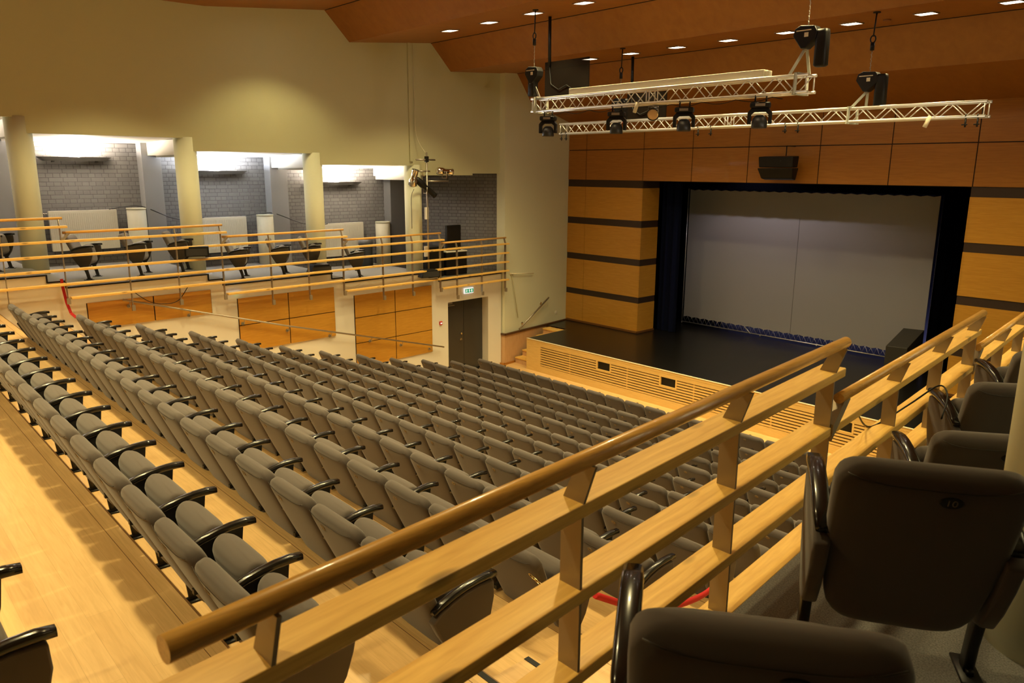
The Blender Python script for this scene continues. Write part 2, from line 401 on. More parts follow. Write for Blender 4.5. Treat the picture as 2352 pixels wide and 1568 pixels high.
# brick rear wall, end wall, ceiling of the gallery
mb = MB()
mb.wallquad((XF(-8), -8), (XF(13.9), 13.9), 2.5, 7.1)
mb.wallquad((XF(13.9), 13.9), (-17.35, 15.42), 2.5, 7.1)
struct('wall_gallery_rear', mb, M_brick)
mb = MB()
for a, b_, z in [(-8.0, 3.3, 6.81), (3.3, 6.41, 6.51), (6.41, 9.45, 6.23), (9.45, 12.6, 5.96), (12.6, 15.5, 5.80)]:
    mb.poly([(XU(a)-0.03, a, z+0.055), (XU(b_)-0.03, b_, z+0.055), (XF(b_)-0.1, b_, z-0.03), (XF(a)-0.1, a, z-0.03)])
    mb.poly([(XU(b_)-0.03, b_, z+0.055), (XU(b_)-0.03, b_, z-0.35), (XF(b_)-0.1, b_, z-0.35), (XF(b_)-0.1, b_, z-0.03)])
struct('ceiling_gallery', mb, M_white)
# piers and beams
for i, (y0, y1, zt) in enumerate([(2.95, 3.4, 6.8), (6.08, 6.52, 6.5), (9.22, 9.7, 6.25), (12.86, 13.4, 6.0)]):
    mb = MB(); x = XF(y0); mb.box((x-0.05, y0, 2.6), (x+0.36, y1, zt))
    struct('wall_pier', mb, M_pier if i < 3 else M_dkpier)
for i, (y0, y1, zt, zb) in enumerate([(3.08, 3.46, 6.83, 6.5), (6.22, 6.6, 6.53, 6.2), (9.27, 9.65, 6.26, 5.93), (12.35, 12.75, 5.99, 5.72)]):
    mb = MB(); x = XF(y0); mb.box((x+0.30, y0, zb), (XU(y0)-0.12, y1, zt))
    struct('ceiling_beam', mb, M_white)

# ceiling: folded veneer panels
prof = [(-8, 9.3), (7.0, 9.34), (9.85, 9.62), (10.49, 8.96), (12.93, 9.19), (13.57, 8.52), (15.9, 8.65), (16.55, 7.9), (18.7, 7.36)]
mb = MB()
for (ya, za), (yb, zb) in zip(prof[:-1], prof[1:]):
    mb.add([(-17.75, ya, za), (3.5, ya, za), (3.5, yb, zb), (-17.75, yb, zb)], [(0, 1, 2, 3)])
    mb.add([(-17.75, ya, za+0.03), (3.5, ya, za+0.03), (3.5, yb, zb+0.03), (-17.75, yb, zb+0.03)], [(3, 2, 1, 0)])
struct('ceiling', mb, M_ceil)
mb = MB()
for y, z in ((9.85, 9.615), (12.93, 9.185), (15.9, 8.645)): mb.bar((-17.5, y+0.005, z), (3.4, y+0.005, z), 0.03, 0.012)
struct('trim_3', mb, M_gap)

# front wall with proscenium opening: veneer panels, gaps, dark bands
YW = 18.58; OX0, OX1 = -14.6, -5.75; ZH = 5.60
mb = MB()   # 0 header veneer 1 panel veneer 2 band 3 gap
seams = [-17.68, -16.9, -14.62, -12.9, -11.15, -9.2, -7.5, -5.73, -3.6, -1.5, 0.6, 3.4]
g = 0.012
for z0, z1 in ((ZH, 6.53), (6.53, 7.5)):
    for a, b_ in zip(seams[:-1], seams[1:]):
        mb.box((a+g, YW-0.02, z0+g), (b_-g, YW+0.02, z1-g), 0)
mb.box((-17.7, YW+0.0, ZH), (3.4, YW+0.25, 7.6), 3)
rows = [(0.96, 1.89), (2.08, 3.05), (3.25, 4.21), (4.42, 5.39)]
bands = [(1.89, 2.08), (3.05, 3.25), (4.21, 4.42), (5.39, 5.60)]
for sideseams in (seams[:3], [-5.73, -3.6, -1.5, 0.6, 3.4]):
    a0, b0 = sideseams[0], sideseams[-1]
    for z0, z1 in rows:
        for a, b_ in zip(sideseams[:-1], sideseams[1:]):
            mb.box((a+g*0.5, YW-0.02, z0), (b_-g*0.5, YW+0.02, z1), 1)
    for z0, z1 in bands: mb.box((a0, YW-0.005, z0), (b0, YW+0.02, z1), 2)
    mb.box((a0, YW+0.0, 0.96), (b0, YW+0.12, ZH), 3)
# returns of the opening
for x in (OX0, OX1):
    s_ = 1 if x == OX0 else -1
    for z0, z1 in rows: mb.box((min(x, x-0.03*s_), YW-0.02, z0), (max(x, x-0.03*s_), YW+0.80, z1), 1)
    for z0, z1 in bands: mb.box((min(x, x-0.03*s_)-0.0, YW-0.0, z0), (max(x-0.008*s_, x-0.03*s_), YW+0.80, z1), 2)
struct('wall_front', mb, [M_head, M_panel, M_band, M_gap])
mb = MB(); mb.box((-17.6, YW-0.05, 0.96), (OX0+0.02, YW-0.02, 1.02)); mb.box((OX0, YW-0.05, 0.96), (OX0+0.03, YW+0.8, 1.02))
mb.box((OX1-0.02, YW-0.05, 0.96), (3.0, YW-0.02, 1.02))
struct('baseboard_front', mb, mat('brown_skirting', (0.16, 0.065, 0.015), 0.45))
# stage house shell
mb = MB()
mb.wallquad((-17, 23.2), (-3, 23.2), 0.9, 8); mb.wallquad((-17, 19.4), (-17, 23.2), 0.9, 8); mb.wallquad((-3, 19.4), (-3, 23.2), 0.9, 8)
mb.poly([(-17, 18.8, 7.5), (-3, 18.8, 7.5), (-3, 23.2, 7.5), (-17, 23.2, 7.5)])
struct('wall_stage_house', mb, M_velv)
# rear and right walls behind the photographer
mb = MB()
mb.wallquad((-18, -7.4), (3.2, -7.4), 3, 9.6)
struct('wall_rear', mb, M_dkpier)
mb = MB(); mb.wallquad((2.6, -7.4), (1.2, 18.6), 2.5, 9.6)
struct('wall_right', mb, M_dkpier)
mb = MB(); mb.wallquad((XR(-2), -2), (XR(15.4), 15.4), 0, 2.0)
FR = [(-7.0, -3.0, 4.47), (-3.0, 3.3, 4.20), (3.3, 6.4, 3.87), (6.4, 9.5, 3.60), (9.5, 12.6, 3.33), (12.6, 15.4, 3.06)]
mb = MB()
for a, b_, z in FR: mb.wallquad((XR(a), a), (XR(b_), b_), -0.05, z)
struct('wall_right.001', mb, M_cream)
mb = MB()
for (a, b_, z), nx in zip(FR, FR[1:]+[None]):
    mb.poly([(XR(a), a, z), (XR(b_), b_, z), (2.7, b_, z), (2.7, a, z)])
    if nx: mb.poly([(XR(b_), b_, z), (XR(b_), b_, nx[2]), (2.7, b_, nx[2]), (2.7, b_, z)])
struct('floor.003', mb, M_carpet)
mb = MB()
for a, b_, z in [(-7.4, 3.2, 6.95), (3.2, 6.4, 6.65), (6.4, 9.5, 6.35), (9.5, 12.5, 6.1), (12.5, 18.6, 5.9)]:
    xu = lambda y: -0.12 - 0.09*y
    mb.wallquad((xu(a), a), (xu(b_), b_), z, 9.6); mb.poly([(xu(a), a, z), (xu(b_), b_, z), (xu(b_)+0.3, b_, z), (xu(a)+0.3, a, z)])
    mb.poly([(xu(a), a, z+0.1), (xu(b_), b_, z+0.1), (3.0, b_, z+0.1), (3.0, a, z+0.1)])
struct('wall_right_upper', mb, M_cream)
mb = MB(); mb.wallquad((XR(15.4), 15.4), (XR(15.4)+0.1, 18.58), 0, 7.9)
struct('wall_right.002', mb, M_cream)
mb = MB()
for i, (x, y, z) in enumerate([(-0.50, 3.22, 3.6)]):
    mb = MB(); mb.tube([(0, 0, z), (0, 0, 7.5)], 0.25, 40)
    o = mb.build('column', M_colm, loc=(x, y, 0))
    tag(o, 'big round cream column at the right edge of the photo, between gallery chairs', 'column')

# ---------------------------------------------------------------- stage
SX0, SY = -16.36, 15.52
st = thing('stage', 'low wooden stage with glossy black floor and slatted pale front', 'stage', (-10, 15.6, 0))
def kid(mb, name, mats, par, **k):
    o = mb.build(name, mats, parent=par, **k); o.matrix_parent_inverse = Matrix.Translation(par.location).inverted() if par.rotation_euler.z == 0 else par.matrix_world.inverted()
    return o
def kidw(mb, name, mats, par, **k):          # mesh given in world coordinates, parent unrotated
    o = mb.build(name, mats, parent=par, **k)
    l = par.location.copy(); pp = par.parent
    while pp: l += pp.location; pp = pp.parent
    o.location = -l
    return o
mb = MB(); mb.poly([(SX0, SY, 0.955), (3, SY, 0.955), (3, 17.38, 0.955), (SX0-0.12, 17.38, 0.955)])
mb.poly([(-17.62, 17.38, 0.955), (3, 17.38, 0.955), (3, 23.1, 0.955), (-17.62, 23.1, 0.955)])
kidw(mb, 'stage_floor', M_stage, st)
mb = MB()
VENT = [(-13.53, -13.08), (-11.38, -10.92), (-9.2, -8.75), (-6.9, -6.45)]
mb.box((SX0, SY-0.005, 0.885), (3, SY+0.05, 0.96)); mb.box((SX0, SY, 0.0), (3, SY+0.05, 0.2)); mb.box((SX0, SY, 0.78), (3, SY+0.05, 0.885))
mb.box((SX0, SY, 0.2), (-15.77, SY+0.05, 0.78))
mb.bar((SX0, SY, 0.48), (SX0-0.12, 17.38, 0.48), 0.02, 0.95)
kidw(mb, 'front_panel', M_stagew, st)
mb = MB(); mb.box((-15.77, SY+0.06, 0.2), (3, SY+0.08, 0.78))
kidw(mb, 'recess_backing', M_gap, st)
mb = MB()
for k in range(8):
    z = 0.215+0.0712*k
    x = -15.77; cuts = [(v0-0.04, v1+0.04) for v0, v1 in VENT] if k >= 5 else []
    for v0, v1 in cuts+[(3, 3)]:
        if v0 > x: mb.box((x, SY+0.0, z), (v0, SY+0.045, z+0.042))
        x = v1
for k in range(16):
    x = -14.6+1.05*k
    if not any(v0-0.1 < x < v1+0.1 for v0, v1 in VENT): mb.box((x, SY+0.012, 0.2), (x+0.035, SY+0.05, 0.78))
kidw(mb, 'slats', M_stagew, st)
for v0, v1 in VENT:
    mb = MB()
    for p, q in (((v0-0.04, 0.53), (v1+0.04, 0.56)), ((v0-0.04, 0.56), (v0, 0.78)), ((v1, 0.56), (v1+0.04, 0.78))):
        mb.box((p[0], SY-0.006, p[1]), (q[0], SY+0.05, q[1]))
    mb.box((v0, SY+0.04, 0.56), (v1, SY+0.055, 0.78), 1)
    kidw(mb, 'vent_opening', [M_stagew, M_black], st)
mb = MB(); mb.box((SX0, SY-0.02, 0.955), (3, SY+0.02, 0.968))
kidw(mb, 'edge_strip', M_case, st)
sp = thing('stage_steps', 'wooden steps between the pale oak side wall and the stage', 'steps', (-16.9, 15.9, 0))
for k in range(5):
    mb = MB(); z1 = 0.19*(k+1); y0 = 15.75+0.3*k
    mb.box((-17.14, y0, z1-0.035), (SX0-0.02, y0+0.33, z1)); kidw(mb, 'tread', M_rail, sp)
    mb = MB(); mb.box((-17.14, y0+0.02, z1-0.19), (SX0-0.02, y0+0.035, z1-0.035)); kidw(mb, 'riser', M_oakp, sp)

# curtains
def curtain(name, label, x0, x1, y, z0, z1, m, n=40, amp=0.05):
    mb = MB(); vs = []
    for i in range(n+1):
        t = i/n; x = x0+(x1-x0)*t; dy = amp*math.sin(t*(x1-x0)*22)+0.3*amp*math.sin(t*(x1-x0)*51)
        vs += [(x, y+dy, z0), (x, y+dy, z1), (x, y+dy+0.012, z0), (x, y+dy+0.012, z1)]
    fs = [(4*i, 4*i+4, 4*i+5, 4*i+1) for i in range(n)] + [(4*i+2, 4*i+3, 4*i+7, 4*i+6) for i in range(n)]
    mb.add(vs, fs, 0, True); o = mb.build(name, m); tag(o, label, 'curtain'); return o
curtain('stage_curtain', 'dark navy curtain hanging at the left side of the stage opening', -14.58, -13.85, 19.55, 0.965, 5.75, M_navy)
curtain('stage_curtain', 'black curtain hanging at the right side of the cinema screen', -7.05, -4.4, 20.9, 0.965, 6.2, M_velv, 90)
curtain('stage_border', 'black masking curtain hanging across the top of the stage opening', -14.8, -5.6, 19.95, 5.38, 6.6, M_velv, 120, 0.008)
curtain('backdrop_curtain', 'dark blue backdrop curtain behind the lower frame of the screen', -15.2, -6.5, 22.6, 0.965, 6.0, mat('blue_backdrop_cloth', (0.09, 0.09, 0.17), 0.95, spec=0.1), 220)

# cinema screen
sc = thing('cinema_screen', 'large grey cinema screen laced into a metal frame on stage', 'screen', (-10.9, 21.0, 0.96))
mb = MB(); A = []
sx0, sx1, sz0, sz1, sy = -14.60, -7.16, 1.20, 5.33, 21.0
n = 46
top = [(sx0+(sx1-sx0)*i/n, sz1 - (0.03 if i % 2 else 0)) for i in range(n+1)]
bot = [(sx0+(sx1-sx0)*i/n, sz0 + (0.035 if i % 2 else 0)) for i in range(n+1)]
for i in range(n):
    mb.box((0, 0, 0), (0, 0, 0)) if False else None
    (xa, za), (xb, zb) = bot[i], bot[i+1]; zc, zd = top[i][1], top[i+1][1]
    mb.add([(xa, sy, za), (xb, sy, zb), (xb, sy, zd), (xa, sy, zc)], [(0, 1, 2, 3)])
    mb.add([(xa, sy+0.01, za), (xb, sy+0.01, zb), (xb, sy+0.01, zd), (xa, sy+0.01, zc)], [(3, 2, 1, 0)])
kidw(mb, 'screen_sheet', M_scr, sc)
mb = MB(); mb.box((-10.832, sy-0.006, 1.25), (-10.818, sy-0.001, 4.6)); kidw(mb, 'centre_seam', mat('seam', (0.2, 0.19, 0.18), 0.8), sc)
mb = MB()
fr = [(sx0-0.08, sy+0.03, 1.02), (sx1+0.08, sy+0.03, 1.02), (sx1+0.08, sy+0.03, 5.45), (sx0-0.08, sy+0.03, 5.45)]
for a, b_ in zip(fr, fr[1:]+fr[:1]): mb.tube([a, b_], 0.018, 8)
for x in (sx0-0.08, -11.8, -10.0, sx1+0.08): mb.tube([(x, sy+0.03, 1.02), (x, sy+0.03, 0.97)], 0.02, 6); 
mb.tube([(-12.35, sy+0.03, 1.2), (-12.1, sy-0.03, 1.02)], 0.015, 6)
kidw(mb, 'frame', M_alu, sc)
mb = MB()
for i in range(n):
    xa, za = bot[i]; xb, zb = bot[i+1]; xm = xa if i % 2 else xb
    mb.tube([(xa, sy, za), ((xa+xb)/2, sy+0.03, 1.03), (xb, sy, zb)], 0.004, 4)
o = kidw(mb, 'lacing', M_alu, sc); o['kind'] = 'stuff'
# loudspeaker box on stage
ls = thing('stage_loudspeaker', 'black loudspeaker box standing on the right of the stage before the screen', 'loudspeaker', (-7.0, 19.5, 0.96))
mb = MB(); vs = [(-7.3,19.0,.96),(-6.8,19.0,.96),(-6.88,20.2,.96),(-7.38,20.2,.96),(-7.3,19.0,1.77),(-6.8,19.0,1.79),(-6.88,20.2,2.06),(-7.38,20.2,2.04)]
mb.add(vs, [(0,3,2,1),(4,5,6,7),(0,1,5,4),(1,2,6,5),(2,3,7,6),(3,0,4,7)]); kidw(mb, 'cabinet', mat('matt_black_case', (0.035, 0.032, 0.025), 0.5), ls, bevel=0.012)
mb = MB(); mb.box((-6.84, 19.25, 1.35), (-6.78, 19.75, 1.62)); kidw(mb, 'connector_plate', M_black, ls)
mb = MB(); mb.tube([(-6.79, 19.35, 1.55), (-6.74, 19.5, 1.55), (-6.79, 19.65, 1.55)], 0.012, 6); kidw(mb, 'handle', M_steel, ls)

# ---------------------------------------------------------------- railings
def railing(name, label, side, XS, blocks, zoff, ntop):
    """side: +1 handrail leans to +x. blocks: list of (y0, y1, z handrail)"""
    root = thing(name, label, 'railing', (XS(0), 0, 3.5))
    PF = []
    for bi, (y0, y1, zh) in enumerate(blocks):
        hx = 0.0
        mb = MB(); m_ = []
        p, q = Vector((XS(y0-0.02), y0-0.02, zh)), Vector((XS(y1), y1, zh))
        o = MB().tube([p, q], 0.0255, 20).build('handrail', M_hand, parent=root); o.location = -root.location
        # posts
        ys = [y1-0.07-0.965*k for k in (3, 2, 1, 0)]
        for k, y in enumerate(ys):
            if bi > 0 and k == 0: continue
            sx = XS(y) - side*0.05; mb = MB()
            zb = zh - 0.155 - 5*0.2685 - (0.02) - (0.27 if (k == 3) else 0)
            zb = max(zb, zh-0.155-5*0.2685-0.02)
            mb.box((sx-0.04, y-0.005, zb), (sx+0.04, y+0.005, zh-0.15))
            mb.prism([(sx-0.04, zh-0.15), (sx+0.04, zh-0.15), (XS(y)+side*0.0+0.035, zh-0.015), (XS(y)-0.03, zh-0.015)] if side > 0 else
                     [(sx-0.04, zh-0.15), (sx+0.04, zh-0.15), (XS(y)+0.03, zh-0.015), (XS(y)-0.035, zh-0.015)], y-0.005, y+0.005, 'y')
            if k == 3 and bi+1 < len(blocks):   # branch to the lower handrail
                z2 = blocks[bi+1][2]; yb = y+0.10
                mb.prism([(y-0.005, z2-0.20), (y+0.005, z2-0.12), (y1+0.04, z2-0.005), (y1+0.09, z2-0.02)], XS(y)-0.03*side-0.035, XS(y)-0.03*side+0.035, 'x')
            mb.box((sx-side*0.04-0.03, y-0.03, zb-0.09), (sx-side*0.04+0.03, y+0.03, zb+0.02))
            o = mb.build('post', M_post, parent=root); o.location = -root.location
        PF.append((y0, y1, zh))
    # boards run on through the blocks, each level starts one block later
    zt = blocks[0][2]-0.155; nb = len(blocks)
    lv = []
    for L in range(5 + nb - 1 + 0):
        z = zt - 0.2685*L
        first = max(0, L-4); last = min(nb-1, L)
        y0 = blocks[first][0] - (0.35 if first == 0 else 0.02); y1 = blocks[last][1]+0.05
        mb = MB(); a = Vector((XS(y0)-side*0.062, y0, z)); b_ = Vector((XS(y1)-side*0.062, y1, z))
        l = (b_-a).length
        me = MB(); me.box((-0.058, 0, -0.024), (0.058, l, 0.020))
        o = me.build('rail_board', M_rail, parent=root, bevel=0.004, seg=1)
        o.location = a - root.location; o.rotation_euler = (0, 0, math.atan2(-(b_.x-a.x), b_.y-a.y))
    return root
XSR = lambda Y: -1.18 - 0.0975*Y
XSL = lambda Y: -16.27 - 0.064*(Y-2.5)
blR = [(0.35, 3.49, 5.144), (3.49, 6.5, 4.875), (6.5, 9.6, 4.606), (9.6, 12.7, 4.337), (12.7, 15.4, 4.07)]
blL = [(-3.0, 0.42, 5.258), (0.42, 3.49, 4.99), (3.49, 6.57, 4.72), (6.57, 9.63, 4.465), (9.63, 12.75, 4.21), (12.75, 15.3, 3.935)]
railing('gallery_railing', 'near pine railing with round handrail stepping down along the right gallery', 1, XSR, blR, 0, 5)
railing('gallery_railing', 'far pine railing with round handrail stepping down along the left gallery', -1, XSL, blL, 0, 5)

# ---------------------------------------------------------------- theatre seats
def seat_meshes():
    S = {}
    ly = lambda z: (SEATH-z)*0.40            # centre line of the leaning back
    rings = []
    H0, H1 = 0.19, SEATH
    ts = [0, .015, .04, .08, .13, .2, .3, .45, .6, .75, .85, .9, .93, .955, .975, .99, 1.0]; N = len(ts)-1
    for i in range(N+1):
        t = ts[i]; z = H0+(H1-H0)*t
        r = 0.085; W = 0.225+0.04*min(1, t*1.6)
        d = H1-z; w_ = W if d > r else W-r+math.sqrt(max(0, r*r-(r-d)**2))
        d0 = z-H0
        if d0 < 0.14: w_ -= 0.12*(1-math.sqrt(max(0, 1-(1-d0/0.14)**2)))
        hh = 0.034+0.020*t
        e_ = min(d, d0); er = 0.065
        if e_ < er: hh *= math.sqrt(max(0.02, 1-(1-e_/er)**2))
        if i == N: w_ -= 0.005
        y = ly(z) + 0.02*(1-t)**3
        rings.append(((0, y+0.03, z), max(w_, 0.05), hh, (0, 1, 0.40)))
    extra = []
    mb = MB().pad(rings, 28, 5.0); S['backrest'] = mb.mesh('backrest', M_fab)
    rings = []
    ts = [0, .02, .06, .12, .2, .35, .5, .65, .8, .87, .92, .955, .98, .993, 1]; N = len(ts)-1
    for i in range(N+1):
        t = ts[i]; z = 0.30+0.39*t; e_ = min(t, 1-t)*0.39
        w_ = 0.236 - (0.035*(1-math.sqrt(max(0, 1-(1-min(e_, 0.07)/0.07)**2))))
        hh = 0.085*(1 if e_ > 0.07 else math.sqrt(max(0.03, 1-(1-e_/0.07)**2)))
        rings.append(((0, 0.40-0.07*t+0.015*math.sin(t*PI), z), w_, hh, (0, 1, 0.3)))
    mb = MB().pad(rings, 32, 4.0); S['seat_cushion'] = mb.mesh('seat_cushion', M_fab)
    # armrest: rounded curved bar rising to the front
    pts = [(0.12, 0.600), (0.18, 0.630), (0.26, 0.657), (0.34, 0.675), (0.42, 0.685), (0.50, 0.687), (0.56, 0.682)]
    vs = []; n = 10
    for i, (y, z) in enumerate(pts):
        hw = 0.025 + 0.002*i/6; ht = 0.018+0.004*i/6
        if i in (0,): hw *= 0.8; ht *= 0.7
        if i == 6: hw *= 0.88; ht *= 0.85
        for k in range(n):
            a = 2*PI*k/n; c, s_ = math.cos(a), math.sin(a)
            vs.append((math.copysign(abs(c)**0.55, c)*hw, y, z + math.copysign(abs(s_)**0.6, s_)*ht))
    fs = [(i*n+k, i*n+(k+1) % n, (i+1)*n+(k+1) % n, (i+1)*n+k) for i in range(6) for k in range(n)] + [tuple(range(n))[::-1], tuple(6*n+k for k in range(n))]
    S['armrest'] = MB().add(vs, fs, 0, True).mesh('armrest', M_lacq)
    def shield(poly, th, bev): return MB().prism(poly, -th/2, th/2, 'x')
    S['side_plate'] = MB().prism([(0.16, 0.60), (0.26, 0.645), (0.36, 0.665), (0.49, 0.672), (0.475, 0.55), (0.44, 0.42), (0.40, 0.30), (0.35, 0.26), (0.29, 0.28), (0.22, 0.42)], -0.011, 0.011, 'x').mesh('side_plate', M_black, 0.003, 1)
    S['side_panel'] = MB().prism([(0.10, 0.555), (0.16, 0.60), (0.24, 0.632), (0.33, 0.655), (0.42, 0.665), (0.53, 0.66), (0.535, 0.56), (0.51, 0.45), (0.47, 0.34), (0.41, 0.25), (0.35, 0.225), (0.28, 0.25), (0.22, 0.33), (0.15, 0.45)], -0.02, 0.02, 'x').mesh('side_panel', M_shell, 0.008, 2)
    S['side_panel_fabric'] = MB().prism([(0.10, 0.555), (0.16, 0.60), (0.24, 0.632), (0.33, 0.655), (0.42, 0.665), (0.53, 0.66), (0.535, 0.56), (0.51, 0.45), (0.47, 0.34), (0.41, 0.25), (0.35, 0.225), (0.28, 0.25), (0.22, 0.33), (0.15, 0.45)], -0.026, 0.026, 'x').mesh('side_panel', M_fab, 0.012, 3)
    mb = MB(); mb.prism([(0.31, 0.30), (0.40, 0.30), (0.385, 0.02), (0.34, 0.02)], -0.012, 0.012, 'x'); S['leg'] = mb.mesh('leg', M_iron, 0.003, 1)
    mb = MB(); mb.prism([(0.31, 0.30), (0.39, 0.30), (0.415, 0.18), (0.45, 0.01), (0.385, 0.01), (0.365, 0.12)], -0.018, 0.018, 'x'); S['bent_leg'] = mb.mesh('bent_leg', M_iron, 0.008, 2)
    mb = MB(); mb.box((-0.035, 0.27, 0), (0.035, 0.45, 0.012)); mb.box((-0.012, 0.31, 0.01), (0.012, 0.42, 0.03)); S['foot_plate'] = mb.mesh('foot_plate', M_black, 0.003, 1)
    # hinge block under the back
    mb = MB(); mb.box((-0.012, 0.20, 0.36), (0.012, 0.36, 0.40)); mb.box((-0.016, 0.19, 0.36), (0.016, 0.21, 0.39)); S['hinge'] = mb.mesh('hinge', M_iron)
    # oval badge lying on the rear face of the back
    vs = []; n = 16
    for zz, sc_ in ((0.0, 1), (0.004, 0.9)):
        for k in range(n): vs.append((0.025*sc_*math.cos(2*PI*k/n), 0.017*sc_*math.sin(2*PI*k/n), zz))
    fs = [(k, (k+1) % n, n+(k+1) % n, n+k) for k in range(n)] + [tuple(n+k for k in range(n)), tuple(range(n))[::-1]]
    S['number_badge'] = MB().add(vs, fs).mesh('number_badge', M_brass)
    S['dark_badge'] = MB().add(vs, fs).mesh('number_badge', M_black)
    mb = MB(); pts = []
    for k in range(13):
        x = -0.236+0.472*k/12; q = abs(x/0.264)**5; z = 0.815+0.03*abs(x/0.236)**4
        pts.append((x, (SEATH-z)*0.40+0.03-0.0535*(1-q)**0.2+0.10*x*x, z))
    S['seam'] = mb.tube(pts, 0.0022, 5).mesh('seam', M_shell)
    return S
S = seat_meshes()
def part(name, me, par, loc=(0, 0, 0), rot=None, sc=None):
    o = bpy.data.objects.new(name, me); C.objects.link(o); o.parent = par; o.location = loc
    if rot: o.rotation_euler = rot
    if sc: o.scale = sc
    return o
TILT = math.atan(0.40)
def badge(par, x, z, num, dig=M_digit, s=1.0):
    y = (SEATH-z)*0.40 + 0.03 - 0.0555
    b_ = part('number_badge', S['dark_badge' if dig is M_digw else 'number_badge'], par, (x, y+0.10*x*x, z), (PI/2-TILT*-1*0-0, 0, 0) if False else (PI/2+TILT, 0, 0), (s*1.1, s*1.1, 1))
    if num: part('number', digits(num, 0.026, dig), b_, (0, 0, 0.0045))
    return b_
def make_seat(kind, name='theatre_seat'):
    """kind: 'mid' shares its armrest with the neighbour; 'end' has the covered end panel on the right too; 'pair' both sides shells (gallery)"""
    r = bpy.data.objects.new(name, None); C.objects.link(r); r.empty_display_size = 0.1
    bk_ = part('backrest', S['backrest'], r); part('piping', S['seam'], bk_); part('seat_cushion', S['seat_cushion'], r)
    if kind in ('mid', 'end', 'start'):
        part('armrest', S['armrest'], r, (-0.28, 0, 0))
        if kind == 'start': part('side_panel', S['side_panel_fabric'], r, (-0.285, 0, 0))
        else: part('side_plate', S['side_plate'], r, (-0.28, 0, 0)); part('hinge', S['hinge'], r, (-0.28, 0, 0))
        part('leg', S['leg'], r, (-0.28, 0, 0)); part('foot_plate', S['foot_plate'], r, (-0.28, 0, 0))
        if kind == 'end':
            part('armrest', S['armrest'], r, (0.28, 0, 0)); part('side_panel', S['side_panel_fabric'], r, (0.285, 0, 0))
            part('leg', S['leg'], r, (0.28, 0, 0)); part('foot_plate', S['foot_plate'], r, (0.28, 0, 0))
    else:
        for s_ in (-1, 1):
            part('armrest', S['armrest'], r, (0.275*s_, 0, 0), None, (1.15, 1, 1)); part('side_panel', S['side_panel'] if kind == 'pair' else S['side_panel_fabric'], r, (0.275*s_, 0, 0))
            part('leg', S['bent_leg'], r, (0.275*s_, 0, 0))
            part('foot_plate', S['foot_plate'], r, (0.275*s_, 0.05, 0))
    return r
P_mid, P_end, P_start = make_seat('mid'), make_seat('end'), make_seat('start')
P_pair, P_pf = make_seat('pair', 'gallery_chair'), make_seat('pairfab', 'gallery_chair')
protos = [P_mid, P_end, P_start, P_pair, P_pf]
freeze_kids()
used = set()
def place(proto, loc, rz, label, group, num=None, bx=-0.10, bz=0.775, sx=1.0, cat='theatre seat', dig=M_digit, bs=1.0):
    o = proto if proto.name not in used else copy_tree(proto)
    used.add(proto.name)
    o.location = loc; o.rotation_euler = (0, 0, rz); o.scale = (sx, 1, 1)
    tag(o, label, cat, group)
    badge(o, bx, bz, num, dig, bs)
    return o
# rows: first seat centre x, last seat centre x (from the stage: row M is the front row)
LEFT = {1: -13.79, 2: -14.19, 3: -14.5, 4: -14.72, 5: -14.96, 6: -15.12, 7: -15.24, 8: -15.33, 9: -15.44, 10: -15.51, 11: -15.59, 12: -15.64}
RIGHT = [-2.78, -3.00, -3.12, -3.16, -3.2, -3.24, -3.28, -3.32, -3.36, -3.4, -3.44, -3.48, -3.52]
GR = 'grey theatre seats in the stalls'
for i in range(13):
    y, z = ROWY[i], ROWZ[i]
    if i == 0:
        xs = [-7.83+0.2775+0.557*k for k in range(-11, 9)]
    else:
        a, b_ = LEFT[i], RIGHT[i]
        n = round((b_-a)/(0.53 if i == 1 else 0.54 if i == 2 else 0.55 if i < 5 else 0.565))
        d = (b_-a)/n
        q = {1: 0.10, 2: 0.07, 3: 0.05}.get(i, 0.02)    # spacing eases towards the left end
        xs = []
        for k in range(n):
            t = (k+0.5)/n
            xs.append(a + (b_-a)*(t - q*t*(1-t)))
    n = len(xs)
    for k, x in enumerate(xs):
        pitch_ = ((xs[k+1]-x) if k+1 < n else (x-xs[k-1]))
        pr = P_end if k == n-1 else (P_start if (k == 0 and i > 0) else P_mid)
        if i == 0:
            lab = f'grey theatre seat in the rearmost full row, {ORD[n-k]} from its right aisle end'
        else:
            rw = 'front row' if i == 12 else f'{ORD[13-i]} row from the stage'
            lab = f'grey theatre seat, {ORD[k+1]} from the left end of the {rw}'
        num = str(n-k) if i <= 4 else None
        place(pr, (x, y, z), 0, lab, GR, num, sx=pitch_/0.56)
# two seats at the end of the row behind the cross aisle
for k, (x, lab) in enumerate([(-3.55, 'seat behind the cross aisle, of which one armrest shows at the left edge'), (-2.99, 'seat at the lower left corner, nearest end seat behind the cross aisle')]):
    place(P_mid if k == 0 else P_end, (x-0.05, -0.14, 3.70), 0, lab, 'seats behind the cross aisle')
